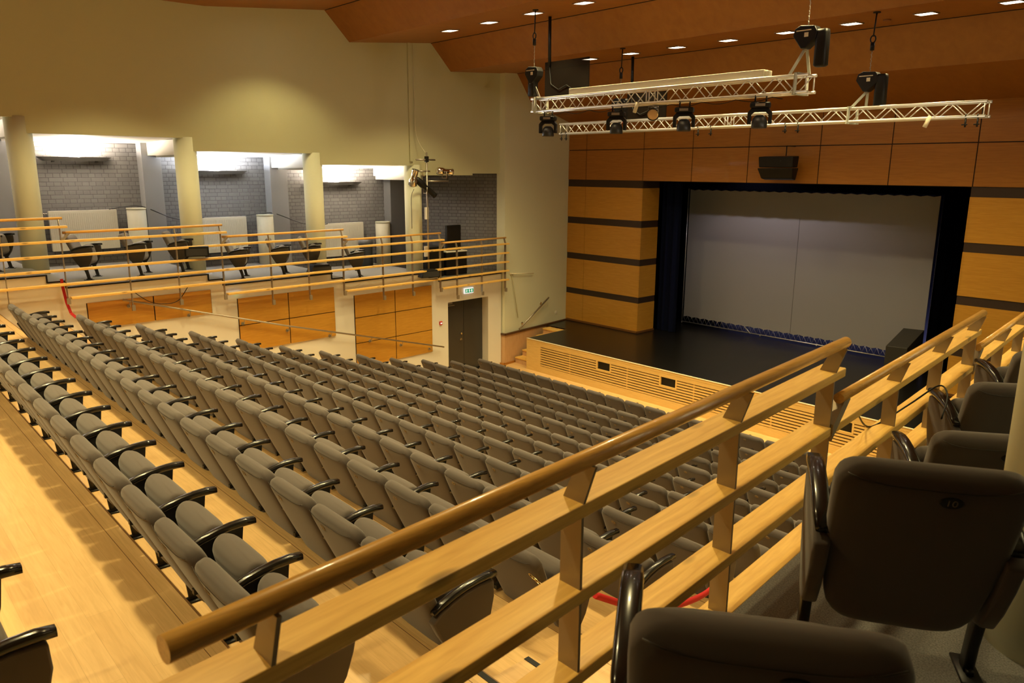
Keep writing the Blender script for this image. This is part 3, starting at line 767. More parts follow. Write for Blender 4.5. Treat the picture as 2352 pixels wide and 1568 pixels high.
# gallery chairs, each turned towards the stage
RG = [(-0.70, 2.30, 4.20, 31, '10', 'dark grey gallery chair numbered 10, standing just in front of the nearest one'),
      (-0.93, 3.84, 3.87, 36, '9', 'grey gallery chair numbered 9, half hidden behind the cream column'),
      (-1.11, 4.90, 3.87, 38, '8', 'grey gallery chair just beyond number 9, beside the right column'),
      (-1.18, 6.0, 3.87, 38, '7', 'farthest grey gallery chair visible at the right edge of the photo'),
      (-0.60, 1.20, 4.20, 36, '11', 'dark grey gallery chair numbered 11, nearest the camera at the bottom right')]
for x, y, z, a, num, lab in RG:
    place(P_pf, (x, y, z), math.radians(a), lab, 'chairs of the right gallery', num, bx=0.05, bz=0.78, cat='chair', dig=M_digw, bs=1.2)
for c in [c for c in bpy.data.objects if c.parent and c.parent.get('label', '').startswith('dark grey gallery chair numbered 11') and c.location.x > 0.2 and c.name.split('.')[0] in ('armrest', 'side_panel')]:
    bpy.data.objects.remove(c)      # this chair shows one armrest only
LG = [(-18.0, 2.35, 3.94, 'gallery chair cut by the left photo edge, before the leftmost column'),
      (-17.75, 3.85, 3.67, 'gallery chair below the long left radiator, beside the hanging red belt'),
      (-17.7, 4.85, 3.67, 'gallery chair below the first short cream cylinder, middle of three in its bay'),
      (-17.65, 5.70, 3.67, 'gallery chair behind the small black box speaker on the left railing'),
      (-17.7, 7.05, 3.40, 'gallery chair below the middle radiator of the left gallery'),
      (-17.65, 8.05, 3.40, 'gallery chair below the second short cream cylinder'),
      (-17.5, 8.80, 3.40, 'gallery chair just left of the third column, above the wedge speaker'),
      (-17.6, 10.10, 3.14, 'last gallery chair towards the stage, below the right radiator')]
for x, y, z, lab in LG:
    place(P_pair, (x, y, z), math.radians(-31), lab, 'chairs of the left gallery', None, cat='chair')

# ---------------------------------------------------------------- ceiling lights
cl = thing('ceiling_light', '', 'light'); 
mb = MB(); mb.box((-0.14, -0.14, -0.004), (0.14, 0.14, 0.004)); mb.build('glass', M_glow, parent=cl)
mb = MB()
for a, b_ in (((-0.165, -0.165), (0.165, -0.14)), ((-0.165, 0.14), (0.165, 0.165)), ((-0.165, -0.14), (-0.14, 0.14)), ((0.14, -0.14), (0.165, 0.14))):
    mb.box((a[0], a[1], -0.012), (b_[0], b_[1], 0.006))
mb.build('frame', M_steel, parent=cl); freeze_kids(); first = True
def cz(Y):
    for (ya, za), (yb, zb) in zip(prof[:-1], prof[1:]):
        if ya <= Y <= yb: return za+(zb-za)*(Y-ya)/(yb-ya)
for r, (Y, z, x0, dx, n, en) in enumerate(DOWN):
    rown = ['row nearest the stage', 'middle row', 'rear row'][r]
    for i in range(n):
        if x0+dx*i > -3 and r == 0: continue
        o = cl if first else copy_tree(cl); first = False
        o.location = (x0+dx*i, Y, cz(Y)-0.006); o.rotation_euler = (math.atan(0.056 if r == 0 else 0.094), 0, 0)
        tag(o, f'small square ceiling downlight, {ORD[i+1]} from the left in the {rown}', 'light', 'square downlights in the ceiling')
mb = MB(); mb.tube([(0, 0, 0), (0, 0, -0.03)], [0.07, 0.06], 20); o = mb.build('smoke_detector', mat('brown_plastic', (0.25, 0.1, 0.03), 0.5), loc=(-6.35, 14.9, cz(14.9)))
tag(o, 'small round brown smoke detector on the ceiling between two right downlights', 'smoke detector')

# ---------------------------------------------------------------- lighting trusses
def truss(label, x0, x1, y, z, w_=0.24):
    t = thing('lighting_truss', label, 'truss', (x0, y, z)); h = w_/2
    for a, b_ in ((-h, -h), (h, -h), (h, h), (-h, h)):
        MB().tube([(0, a+h, b_), (x1-x0, a+h, b_)], 0.024, 10).build('chord', M_alu, parent=t)
    mb = MB(); L = x1-x0; n = int(L/0.48); d = (L-0.1)/n
    for k in range(n):
        xa = 0.05+k*d; xm = xa+d/2; xb = xa+d
        for y_, in ((0,), (2*h,)):
            mb.tube([(xa, y_, h), (xm, y_, -h)], 0.009, 6); mb.tube([(xm, y_, -h), (xb, y_, h)], 0.009, 6)
        for z_ in (-h, h): mb.tube([(xa, 0, z_), (xa, 2*h, z_)], 0.008, 5)
    for x in (0.03, L/2-0.03, L/2+0.03, L-0.03):
        for p, q in (((0, -h), (0, h)), ((2*h, -h), (2*h, h)), ((0, -h), (2*h, -h)), ((0, h), (2*h, h))):
            mb.tube([(x, p[0], p[1]), (x, q[0], q[1])], 0.011, 6)
    o = mb.build('bracing', M_alu, parent=t)
    return t
T1 = truss('nearer aluminium box truss carrying four moving heads and a long cream box', -11.74, -5.83, 11.2, 7.19, 0.24)
T2 = truss('farther aluminium box truss hanging lower, nearest the stage wall', -13.27, -4.15, 13.6, 6.87, 0.22)
def strap(t, x, y0, y1, z0, z1):
    mb = MB(); l = t.location
    pts = [(x, y0, z0), (x+0.01, y0, z1), (x+0.02, y1, z1), (x+0.03, y1, z0), (x, y0, z0)]
    for a, b_ in zip(pts[:-1], pts[1:]): mb.bar(Vector(a)-l, Vector(b_)-l, 0.075, 0.02, up=(1, 0, 0) if abs(a[2]-b_[2]) > 0.05 else (0, 0, 1))
    mb.build('strap', M_sling, parent=t)
strap(T1, -6.02, 11.16, 11.48, 7.04, 7.34); strap(T1, -11.6, 11.16, 11.48, 7.04, 7.34); strap(T2, -6.28, 13.56, 13.86, 6.73, 7.0)
mb = MB(); mb.box((-10.75, 11.25, 7.335), (-6.6, 11.40, 7.45)); mb.box((-6.6, 11.28, 7.35), (-6.52, 11.37, 7.43))
tag(mb.build('screen_case', M_case, bevel=0.006, seg=1), 'long cream projection screen case lying on top of the nearer truss', 'screen case')
# chain hoists
def hoist(label, x, y, z, zc, bag=(0.2, -0.42), scale=1.0):
    t = thing('chain_hoist', label, 'chain hoist', (x, y, z))
    mb = MB(); mb.prism([(-0.19, 0.02), (-0.16, 0.12), (-0.08, 0.16), (0.14, 0.14), (0.19, 0.06), (0.17, -0.04), (0.02, -0.17), (-0.05, -0.17), (-0.13, -0.06)], -0.09, 0.09, 'y')
    mb.build('housing', M_black, parent=t, bevel=0.015)
    mb = MB(); mb.box((0.0, -0.1, -0.01), (0.06, -0.091, 0.05)); mb.box((-0.13, -0.1, 0.075), (0.1, -0.091, 0.09)); mb.build('sticker', M_case, parent=t)
    if bag:
        mb = MB(); bx, bz = bag
        mb.pad([((bx, 0, bz-0.02), 0.07, 0.06, (0, 1, 0)), ((bx, 0, bz), 0.095, 0.08, (0, 1, 0)), ((bx, 0, bz+0.45), 0.09, 0.08, (0, 1, 0)), ((bx, 0, bz+0.5), 0.08, 0.07, (0, 1, 0))], 16, 4)
        mb.build('chain_bag', M_black, parent=t)
    top = zc-z; mb = MB(); k = 0; zz = 0.15
    while zz < top*0.45:
        mb.tube([(0.012*((k % 2)*2-1), 0, zz), (0, 0.012*((k+1) % 2), zz+0.02), (0, 0, zz+0.04)], 0.006, 4); zz += 0.035; k += 1
    mb.build('chain', M_steel, parent=t)
    mb = MB(); mb.tube([(0, 0, zz), (0, 0, zz+0.12)], 0.035, 10)
    ring = [(0.045*math.cos(a*PI/5), 0, zz+0.18+0.06*math.sin(a*PI/5)) for a in range(11)]
    mb.tube(ring, 0.012, 6, cap=False); mb.build('hook', M_black, parent=t)
    mb = MB(); mb.tube([(0, 0, zz+0.22), (0.02, 0, top)], 0.012, 6); mb.tube([(0.02, 0, top-0.02), (0.02, 0, top+0.02)], 0.06, 16); mb.build('suspension_cable', M_black, parent=t)
    mb = MB(); mb.tube([(-0.01, 0, -0.15), (-0.01, 0, -0.2)], 0.022, 8); mb.build('lower_hook', M_steel, parent=t)
    return t
def sling(par, pts, dz=0):
    mb = MB()
    for a, b_ in zip(pts[:-1], pts[1:]): mb.bar(a, b_, 0.045, 0.012, up=(0, 1, 0))
    mb.build('sling', M_sling, parent=par)
h = hoist('black chain hoist above the right end of the nearer truss, with long bag', -5.98, 11.35, 7.86, cz(11.35), (0.24, -0.42)); sling(h, [(-0.03, 0, -0.18), (-0.16, -0.15, -0.54)]); sling(h, [(0.01, 0, -0.18), (0.02, 0.12, -0.54)])
h = hoist('black chain hoist seen end on above the left end of the nearer truss', -11.83, 11.35, 7.80, cz(11.35), (-0.03, -0.40)); sling(h, [(0.02, 0, -0.2), (0.2, 0, -0.5)])
h.rotation_euler = (0, 0, 0)
h = hoist('black chain hoist above the middle of the farther truss, with hanging bag', -6.06, 13.75, 7.42, cz(13.75), (0.22, -0.40)); sling(h, [(-0.03, 0, -0.18), (-0.2, -0.15, -0.44)]); sling(h, [(0.0, 0, -0.18), (-0.05, 0.1, -0.44)])
h = hoist('black chain hoist with red tags behind the nearer truss, left of centre', -11.55, 13.75, 7.32, cz(13.75), (0.1, -0.36))
mb = MB(); 
for p in ((-0.05, -0.1, -0.25), (0.12, -0.1, -0.32), (-0.2, -0.1, -0.02)): mb.tube([p, (p[0]+0.06, p[1], p[2]-0.05)], 0.025, 8)
mb.build('red_connector', M_redp, parent=h)
# moving heads
mh = bpy.data.objects.new('moving_head_light', None); C.objects.link(mh)
mb = MB(); mb.box((-0.17, -0.12, -0.22), (0.17, 0.12, -0.11)); mb.build('base', M_black, parent=mh, bevel=0.03)
mb = MB(); mb.box((-0.08, -0.125, -0.19), (0.08, -0.12, -0.14)); mb.build('display', M_steel, parent=mh)
mb = MB()
arch = [(-0.20, -0.52), (-0.20, -0.30), (-0.14, -0.22), (0.14, -0.22), (0.20, -0.30), (0.20, -0.52), (0.14, -0.52), (0.14, -0.34), (0.09, -0.29), (-0.09, -0.29), (-0.14, -0.34), (-0.14, -0.52)]
mb.add([(x, -0.05, z) for x, z in arch]+[(x, 0.05, z) for x, z in arch], [(0,1,10,11),(1,2,9,10),(2,3,8,9),(3,4,7,8),(4,5,6,7)]+[(12+a,12+b_,12+c,12+d) for d,c,b_,a in [(0,1,10,11),(1,2,9,10),(2,3,8,9),(3,4,7,8),(4,5,6,7)]]+[(i,(i+1)%12,12+(i+1)%12,12+i) for i in range(12)])
mb.build('yoke', M_black, parent=mh, bevel=0.01)
mb = MB(); mb.tube([(0, 0, -0.36), (0, 0, -0.40), (0, 0, -0.46), (0, 0, -0.58), (0, 0, -0.60)], [0.075, 0.105, 0.125, 0.13, 0.12], 20); mb.build('head', mat('head_plastic', (0.02, 0.02, 0.022), 0.35), parent=mh)
mb = MB(); mb.tube([(0, 0, -0.357), (0, 0, -0.35)], 0.06, 16); mb.build('head_cap', M_steel, parent=mh)
for x in (-0.09, 0.09):
    mb = MB(); mb.tube([(x, 0, -0.11), (x, 0, -0.02)], 0.015, 8)
    mb.tube([(x, 0.035*math.cos(a), 0.0+0.035*math.sin(a)) for a in [k*PI/6-PI/2 for k in range(10)]], 0.012, 6); mb.build('clamp', M_black, parent=mh)
freeze_kids()
for k, (x, lab) in enumerate([(-11.30, 'black moving head light hanging from the nearer truss at its left end'), (-9.52, 'black moving head light on the nearer truss, second from the left'), (-8.03, 'black moving head light on the nearer truss, third from the left'), (-6.61, 'black moving head light on the nearer truss, rightmost and largest looking')]):
    o = mh if k == 0 else copy_tree(mh); o.location = (x, 11.25, 7.05); o.rotation_euler = (0, 0, 0.5); o.scale = (0.92, 0.92, 0.80); tag(o, lab, 'stage light', 'moving head lights on the nearer truss')
# small lens spotlight and connectors
t = thing('spotlight', 'small spotlight with round amber lens hanging under the middle of the nearer truss', 'stage light', (-8.84, 11.44, 6.90), 0)
dv = Vector((0.45, -0.75, -0.45)).normalized()
mb = MB(); mb.tube([-dv*0.22, -dv*0.18, dv*0.02, dv*0.03], [0.06, 0.09, 0.12, 0.13], 24); mb.build('housing', M_black, parent=t)
mb = MB(); mb.tube([dv*0.031, dv*0.045], [0.11, 0.09], 24); mb.build('lens', M_lens, parent=t)
mb = MB(); mb.tube([(-0.12, 0, 0), (-0.12, 0, 0.14), (0.12, 0, 0.14), (0.12, 0, 0)], 0.01, 6); mb.tube([(0, 0, 0.14), (0, 0, 0.17)], 0.014, 6); mb.build('yoke', M_steel, parent=t); t.scale = (0.9, 0.9, 0.9)
for x, y, z, lab in ((-9.0, 11.15, 7.0, 'cream cylindrical connector hanging under the middle of the nearer truss'), (-4.98, 13.58, 6.70, 'cream cylindrical connector hanging under the right half of the farther truss')):
    mb = MB(); mb.tube([(0.04, 0, 0.09), (-0.03, 0, -0.08)], 0.033, 14); o = mb.build('connector', M_case, loc=(x, y, z)); tag(o, lab, 'connector')
labs = ['under the left end', 'under the left end, inner one', 'left of the middle', 'left of the middle, inner one', 'right of the middle', 'right of the middle, inner one', 'near the right end', 'near the right end, outermost']
for k, x in enumerate([-13.2, -13.05, -9.35, -9.05, -7.45, -7.2, -4.42, -4.25]):
    mb = MB(); mb.tube([(0, 0.03*math.cos(a), 0.03*math.sin(a)) for a in [j*PI/6-PI/2 for j in range(10)]], 0.009, 6); mb.tube([(0, 0, -0.03), (0, 0, -0.16)], 0.014, 6); mb.tube([(-0.05, 0, -0.12), (0.03, 0, -0.12)], 0.011, 6)
    o = mb.build('hook_clamp', M_black, loc=(x, 13.6 if True else 0, 6.76)); tag(o, 'empty black hook clamp ' + labs[k] + ' of the farther truss', 'clamp', 'empty clamps on the farther truss')
# thin cable wound along the nearer truss
for y, z, x0, x1, lab in ((11.17, 7.05, -11.4, -6.2, 'thin dark cable looping along the lower edge of the nearer truss'),):
    pts = []; n = 90
    for i in range(n+1):
        t_ = i/n; x = x0+(x1-x0)*t_; pts.append((x, y+0.0, z-0.03-0.05*abs(math.sin(t_*26))))
    tag(MB().tube(pts, 0.006, 5).build('truss_cable', M_black), lab, 'cable')
# gauze cable bags under the ceiling
for (x0, x1, z0, z1, y, lab) in ((-12.68, -11.38, 7.50, 8.22, 12.5, 'dark gauze cable net hanging under the ceiling behind the nearer truss left end'), (-12.80, -11.6, 7.13, 7.76, 15.5, 'dark gauze cable net hanging behind the small amber spotlight')):
    mb = MB(); mb.box((x0, y, z0), (x1, y+0.03, z1))
    o = mb.build('cable_net', M_net); tag(o, lab, 'net')
    pts = [(x0+0.15, y-0.02, cz(y)), (x0+0.16, y-0.02, z1-0.1), (x0+0.22, y-0.03, z0+0.25), (x0+0.45, y-0.03, z0+0.12), (x0+0.7, y-0.03, z0+0.2), (x0+0.9, y-0.03, z0+0.08)]
    o = MB().tube(pts[:2], 0.035, 8).tube(pts[1:], 0.012, 6).build('hanging_cable', M_black); tag(o, 'thick black cable dropping from the ceiling into the ' + ('left' if y < 13 else 'rear') + ' gauze net', 'cable')
# speaker cluster on the header wall
t = thing('loudspeaker_cluster', 'black curved two-box loudspeaker hung above the middle of the stage opening', 'loudspeaker', (-10.03, 18.2, 6.0))
mb = MB(); mb.add([(-0.47, 0.05, 0.28), (0.47, 0.05, 0.28), (0.47, -0.25, 0.26), (-0.47, -0.25, 0.26), (-0.45, 0.05, -0.0), (0.45, 0.05, -0.0), (0.45, -0.23, -0.0), (-0.45, -0.23, -0.0)], [(0,1,2,3),(7,6,5,4),(0,3,7,4),(1,5,6,2),(3,2,6,7),(0,4,5,1)])
mb.build('upper_cabinet', mat('speaker_black', (0.008, 0.007, 0.006), 0.6, spec=0.3), parent=t, bevel=0.02)
mb = MB(); mb.add([(-0.48, 0.05, -0.01), (0.48, 0.05, -0.01), (0.48, -0.26, -0.02), (-0.48, -0.26, -0.02), (-0.42, 0.05, -0.31), (0.42, 0.05, -0.31), (0.42, -0.14, -0.27), (-0.42, -0.14, -0.27)], [(0,1,2,3),(7,6,5,4),(0,3,7,4),(1,5,6,2),(3,2,6,7),(0,4,5,1)])
mb.build('lower_cabinet', M_black, parent=t, bevel=0.02)
mb = MB(); mb.tube([(0.17, -0.05, 0.28), (0.17, -0.05, 0.53)], 0.012, 6); mb.bar((0.17, -0.05, 0.52), (0.17, 0.36, 0.52), 0.03, 0.02); mb.build('bracket', M_black, parent=t)

# ---------------------------------------------------------------- left wall fittings
def onL(y, z, d=0.0): return Vector((XL(y)+d, y, z))
groups = [('lower acoustic panel pair of plain veneer, left of three panel groups', 3.78, 6.28, [(3.32, 2.80)], [5.05]), 
          ('four veneer panels on the left wall, middle of three panel groups', 6.87, 9.40, [(3.05, 2.44), (2.42, 1.82)], [8.13]),
          ('six veneer panels on the left wall beside the grey door', 9.98, 12.54, [(2.77, 2.19), (2.17, 1.52), (1.50, 0.88)], [11.26])]
for gi, (lab, y0, y1, rows_, cuts) in enumerate(groups):
    t = thing('wall_panel_group', lab, 'wall panel', tuple(onL(y0, rows_[-1][1]))); l = t.location
    mb = MB(); a, b_ = onL(y0, 0, 0.008), onL(y1, 0, 0.008)
    sl = lambda y: (0.24 if gi < 2 else 0.16)*(y-y0)/(y1-y0)*0
    zlow = rows_[-1][1]
    mb.bar(onL(y0, (rows_[0][0]+zlow)/2, 0.008)-l, onL(y1, (rows_[0][0]+zlow)/2, 0.008)-l, 0.016, rows_[0][0]-zlow-0.01); mb.build('backing', M_gap, parent=t)
    yy = [y0]+cuts+[y1]
    for z1, z0 in rows_:
        for ya, yb in zip(yy[:-1], yy[1:]):
            mb = MB(); p, q = onL(ya+0.012, 0, 0.016), onL(yb-0.012, 0, 0.016)
            # the bottom row is cut at the slope of the seating
            last = (z0 == zlow)
            s0 = z0 + (0.0 if not last else (-0.0)); 
            mb.add([Vector((p.x, p.y, z0))-l, Vector((q.x, q.y, z0))-l, Vector((q.x, q.y, z1))-l, Vector((p.x, p.y, z1))-l,
                    Vector((p.x+0.02, p.y, z0))-l, Vector((q.x+0.02, q.y, z0))-l, Vector((q.x+0.02, q.y, z1))-l, Vector((p.x+0.02, p.y, z1))-l],
                   [(0,1,2,3),(7,6,5,4),(0,4,5,1),(1,5,6,2),(2,6,7,3),(3,7,4,0)])
            mb.build('panel', M_panel, parent=t)
# wall handrail
t = thing('wall_handrail', 'long steel handrail sloping down the left wall across the veneer panels', 'handrail', tuple(onL(4.4, 3.3)))
l = t.location
pa, pb, pc = onL(4.42, 3.33, 0.16), onL(7.98, 2.29, 0.16), onL(12.85, 0.98, 0.16)
MB().tube([pa-l, pb-l, pc-l], 0.021, 12).build('tube', M_steel, parent=t)
for y in (4.55, 5.75, 6.95, 8.05, 9.2, 10.4, 11.4, 12.4):
    z = pa.z+(pb.z-pa.z)*(y-4.42)/(7.98-4.42) if y < 7.98 else pb.z+(pc.z-pb.z)*(y-7.98)/(12.85-7.98)
    mb = MB(); mb.tube([onL(y, z-0.12, 0.04)-l, onL(y, z-0.12, 0.13)-l, onL(y, z, 0.16)-l], 0.009, 6); mb.tube([onL(y, z-0.12, 0.036)-l, onL(y, z-0.12, 0.05)-l], 0.038, 16)
    mb.build('bracket', M_steel, parent=t)
# door
d = bpy.data.objects.new('door_1', None); C.objects.link(d); d['kind'] = 'structure'; d.location = (XL(D0)-dx+0.0, D0, 0)
l = d.location
def dl(y, z, o): return Vector((XL(y)-0.30+o, y, z))-l
ym = 13.98
for ya, yb in ((D0, ym-0.006), (ym+0.006, D1)):
    mb = MB(); mb.bar(dl(ya, DZ/2, 0), dl(yb, DZ/2, 0), 0.045, DZ); mb.build('door_leaf', M_grey, parent=d)
mb = MB(); mb.tube([dl(13.87, 1.15, 0.025), dl(13.87, 1.15, 0.06)], 0.03, 14); mb.tube([dl(13.87, 0.98, 0.025), dl(13.87, 0.98, 0.07), dl(13.78, 0.98, 0.075)], 0.013, 8); mb.tube([dl(13.87, 0.98, 0.02), dl(13.87, 0.98, 0.035)], 0.03, 14)
mb.build('door_handle', M_chrome, parent=d)
mb = MB(); mb.bar(dl(13.18, 2.12, 0.05), dl(13.5, 2.12, 0.05), 0.06, 0.06); mb.bar(dl(13.2, 2.06, 0.1), dl(13.55, 2.05, 0.1), 0.03, 0.02); mb.build('door_closer', M_steel, parent=d)
# exit sign
t = thing('exit_sign', 'green and white running man exit sign above the grey door', 'sign', tuple(onL(13.93, 2.47, 0.03))); l = t.location
t.rotation_euler = (0, 0, PI/2 + math.atan(0.064)); t.scale = (0.8, 1, 0.8)
mb = MB(); mb.box((-0.22, -0.03, -0.10), (0.22, 0.03, 0.10)); mb.build('housing', M_signw, parent=t, bevel=0.01, seg=1)
mb = MB(); mb.box((-0.20, -0.034, -0.065), (0.20, -0.030, 0.065)); mb.build('green_face', M_signg, parent=t)
Z_ = -0.036
def flat(pts, par, name='pictogram', m=M_signw): MB().add([(x, Z_, z) for x, z in pts]+[(x, Z_+0.003, z) for x, z in pts], [tuple(range(len(pts)))]+[(i, (i+1) % len(pts), len(pts)+(i+1) % len(pts), len(pts)+i) for i in range(len(pts))]).build(name, m, parent=par)
flat([(-0.02, 0.055), (0.02, 0.055), (0.02, 0.0), (0.045, 0.0), (0.0, -0.055), (-0.045, 0.0), (-0.02, 0.0)], t, 'arrow')
flat([(0.115+0.035*math.cos(k*PI/8), 0.052*math.sin(k*PI/8)) for k in range(16)], t, 'door_symbol')
flat([(-0.125+0.013*math.cos(k*PI/6), 0.047+0.013*math.sin(k*PI/6)) for k in range(12)], t, 'running_man_head')
flat([(-0.18, 0.01), (-0.15, 0.03), (-0.12, 0.03), (-0.095, 0.01), (-0.075, 0.018), (-0.07, 0.008), (-0.1, -0.005), (-0.115, 0.005), (-0.12, -0.015), (-0.10, -0.03), (-0.105, -0.058), (-0.118, -0.058), (-0.117, -0.035), (-0.14, -0.02), (-0.155, -0.045), (-0.185, -0.045), (-0.185, -0.035), (-0.162, -0.033), (-0.15, 0.0), (-0.15, 0.015), (-0.172, -0.002)], t, 'running_man')
# fire alarm
t = thing('fire_alarm', 'small red fire alarm call point beside the grey door', 'fire alarm', tuple(onL(12.86, 1.65, 0.02)), PI/2+0.064)
mb = MB(); mb.box((-0.045, -0.02, -0.05), (0.045, 0.02, 0.05)); mb.build('housing', M_redp, parent=t, bevel=0.006)
mb = MB(); mb.box((-0.028, -0.023, -0.02), (0.028, -0.019, 0.015)); mb.build('break_glass', M_signw, parent=t)
# emergency light under the rail
t = thing('emergency_light', 'slim white emergency light with green dot under the left gallery', 'light', tuple(onL(6.8, 3.2, 0.05)), 0)
mb = MB(); mb.bar(onL(6.64, 3.2, 0.05)-t.location, onL(6.98, 3.2, 0.05)-t.location, 0.05, 0.02); mb.build('housing', M_signw, parent=t)
mb = MB(); mb.tube([onL(6.86, 3.18, 0.05)-t.location, onL(6.86, 3.17, 0.05)-t.location], 0.012, 8); mb.build('indicator', mat('led_green', (0, 0.6, 0.2), 0.4, emit=(0, 1, 0.3), es=3), parent=t)
# red belt from the railing
pts = [(-16.33, 3.36, 3.86), (-16.35, 3.37, 3.7), (-16.33, 3.40, 3.4), (-16.28, 3.44, 3.2), (-16.2, 3.5, 3.12)]
mb = MB()
for a, b_ in zip(pts[:-1], pts[1:]): mb.bar(a, b_, 0.05, 0.012, up=(1, 0, 0))
tag(mb.build('red_belt', M_red), 'bright red belt hanging from the left gallery railing down to the seats', 'belt')

# stage side wall fittings
def onS(y, z, d_=0.0): t_ = (y-15.39)/(18.58-15.39); return Vector((-17.2-0.47*t_+d_, y, z))
t = thing('wall_handrail', 'short steel handrail slanting up the cream wall beside the stage', 'handrail', tuple(onS(16, 1.2))); l = t.location
MB().tube([onS(15.95, 1.05, 0.12)-l, onS(17.45, 1.86, 0.12)-l], 0.026, 12).build('tube', M_steel, parent=t)
for y in (16.2, 17.15):
    z = 1.05+(y-15.95)*0.54; mb = MB(); mb.tube([onS(y, z, 0.0)-l, onS(y, z, 0.12)-l], 0.012, 8); mb.tube([onS(y, z, 0.0)-l, onS(y, z, 0.02)-l], 0.04, 14); mb.build('bracket', M_chrome, parent=t)
t = thing('folding_bracket', 'thin cream folding rod bracket on the cream wall beside the stage', 'bracket', tuple(onS(15.6, 2.8))); l = t.location
MB().tube([onS(15.62, 2.82, 0.06)-l, onS(16.7, 2.72, 0.06)-l], 0.014, 8).build('rod', M_case, parent=t)
MB().tube([onS(15.65, 2.82, 0.0)-l, onS(15.68, 2.66, 0.05)-l, onS(15.95, 1.4, 0.05)-l], 0.010, 8).build('stay', M_cream, parent=t)
mb = MB(); mb.bar(onS(15.6, 2.82, 0.03)-l, onS(15.74, 2.8, 0.03)-l, 0.05, 0.04); mb.build('bracket', M_case, parent=t)
mb = MB(); mb.bar(onS(17.95, 1.28, 0.012), onS(18.03, 1.28, 0.012), 0.02, 0.08); tag(mb.build('wall_socket', M_white), 'small white socket low on the cream wall beside the stage', 'socket')
mb = MB(); mb.bar((XU(12.18)+0.03, 12.18, 7.6), (XU(12.18)+0.03, 12.18, 7.61), 0.01, 0.01)
mb = MB(); mb.box((XU(12.2), 12.16, 6.12), (XU(12.2)+0.05, 12.26, cz(12.2))); tag(mb.build('cable_trunking', M_cream), 'cream cable trunking running up the left wall above the spotlights', 'trunking')

# ---------------------------------------------------------------- left gallery fittings
rad = [('long cream radiator in the first bay of the left gallery', 4.04, 5.48, 4.02, 4.94), ('cream radiator in the middle bay of the left gallery', 7.15, 8.60, 3.76, 4.67), ('cream radiator in the right bay of the left gallery', 10.5, 12.07, 3.44, 4.39)]
for lab, y0, y1, z0, z1 in rad:
    t = thing('radiator', lab, 'radiator', (XF(y1)+0.03, y0, z0), 0, 'radiators of the left gallery'); L = y1-y0
    mb = MB(); mb.box((0, 0, 0), (0.10, L, z1-z0)); o = mb.build('casing', M_rad, parent=t, bevel=0.01, seg=1)
    mb = MB(); nr = int(L/0.045)
    for k in range(nr): y = 0.03+k*(L-0.06)/nr; mb.box((0.10, y, 0.06), (0.108, y+0.026, z1-z0-0.06))
    o = mb.build('ribs', M_rad, parent=t)
    mb = MB(); mb.tube([(0.05, -0.07, z1-z0-0.06), (0.05, 0.0, z1-z0-0.06)], 0.018, 8); mb.tube([(0.05, -0.1, z1-z0-0.06), (0.05, -0.07, z1-z0-0.06)], 0.028, 10); mb.build('valve', M_chrome, parent=t)
for lab, y, z0, z1 in (('short cream cylinder standing right of the long left radiator', 5.87, 3.67, 4.97), ('short cream cylinder standing right of the middle radiator', 9.04, 3.40, 4.71), ('short cream cylinder beside the dark pedestal at the right bay', 12.62, 3.14, 4.39)):
    mb = MB(); mb.tube([(0, 0, z0), (0, 0, z1-0.03)], 0.215, 32).tube([(0, 0, z1-0.035), (0, 0, z1)], 0.222, 32)
    tag(mb.build('duct_cylinder', mat('cylinder_cream', (0.82, 0.80, 0.64), 0.6) if 'cylinder_cream' not in bpy.data.materials else bpy.data.materials['cylinder_cream'], loc=(XF(y)+0.27+0.36*(0), y, 0)), lab, 'cylinder', 'cream cylinders of the left gallery')
for k, (lab, y0, y1, z) in enumerate((('dark wall uplight tray glowing above the long left radiator', 3.95, 5.46, 6.06), ('dark wall uplight tray glowing in the middle gallery bay', 7.05, 8.66, 5.76), ('dark wall uplight tray glowing in the right gallery bay', 10.3, 12.0, 5.46))):
    x = XF((y0+y1)/2); t = thing('wall_uplight', lab, 'wall light', (x+0.03, y0, z), 0, 'wall uplights of the left gallery'); L = y1-y0
    mb = MB(); mb.add([(0, 0.12, 0), (0.22, 0.12, 0), (0.22, L-0.12, 0), (0, L-0.12, 0), (0, 0, 0.09), (0.27, 0, 0.09), (0.27, L, 0.09), (0, L, 0.09), (0.01, 0.02, 0.09), (0.26, 0.02, 0.09), (0.26, L-0.02, 0.09), (0.01, L-0.02, 0.09), (0.03, 0.12, 0.02), (0.20, 0.12, 0.02), (0.20, L-0.12, 0.02), (0.03, L-0.12, 0.02)],
        [(0,1,2,3),(0,4,5,1),(1,5,6,2),(2,6,7,3),(3,7,4,0),(4,8,9,5),(5,9,10,6),(6,10,11,7),(7,11,8,4),(8,12,13,9),(9,13,14,10),(10,14,15,11),(11,15,12,8),(12,15,14,13)])
    mb.build('tray', M_grey, parent=t)
    MB().tube([(0.1, 0.15, 0.05), (0.1, L-0.15, 0.05)], 0.018, 10).build('tube', M_glow2, parent=t)
    mb = MB()
    for y in (0.3, L-0.3): mb.box((-0.01, y, -0.03), (0.08, y+0.05, 0.0))
    mb.build('bracket', M_grey, parent=t)
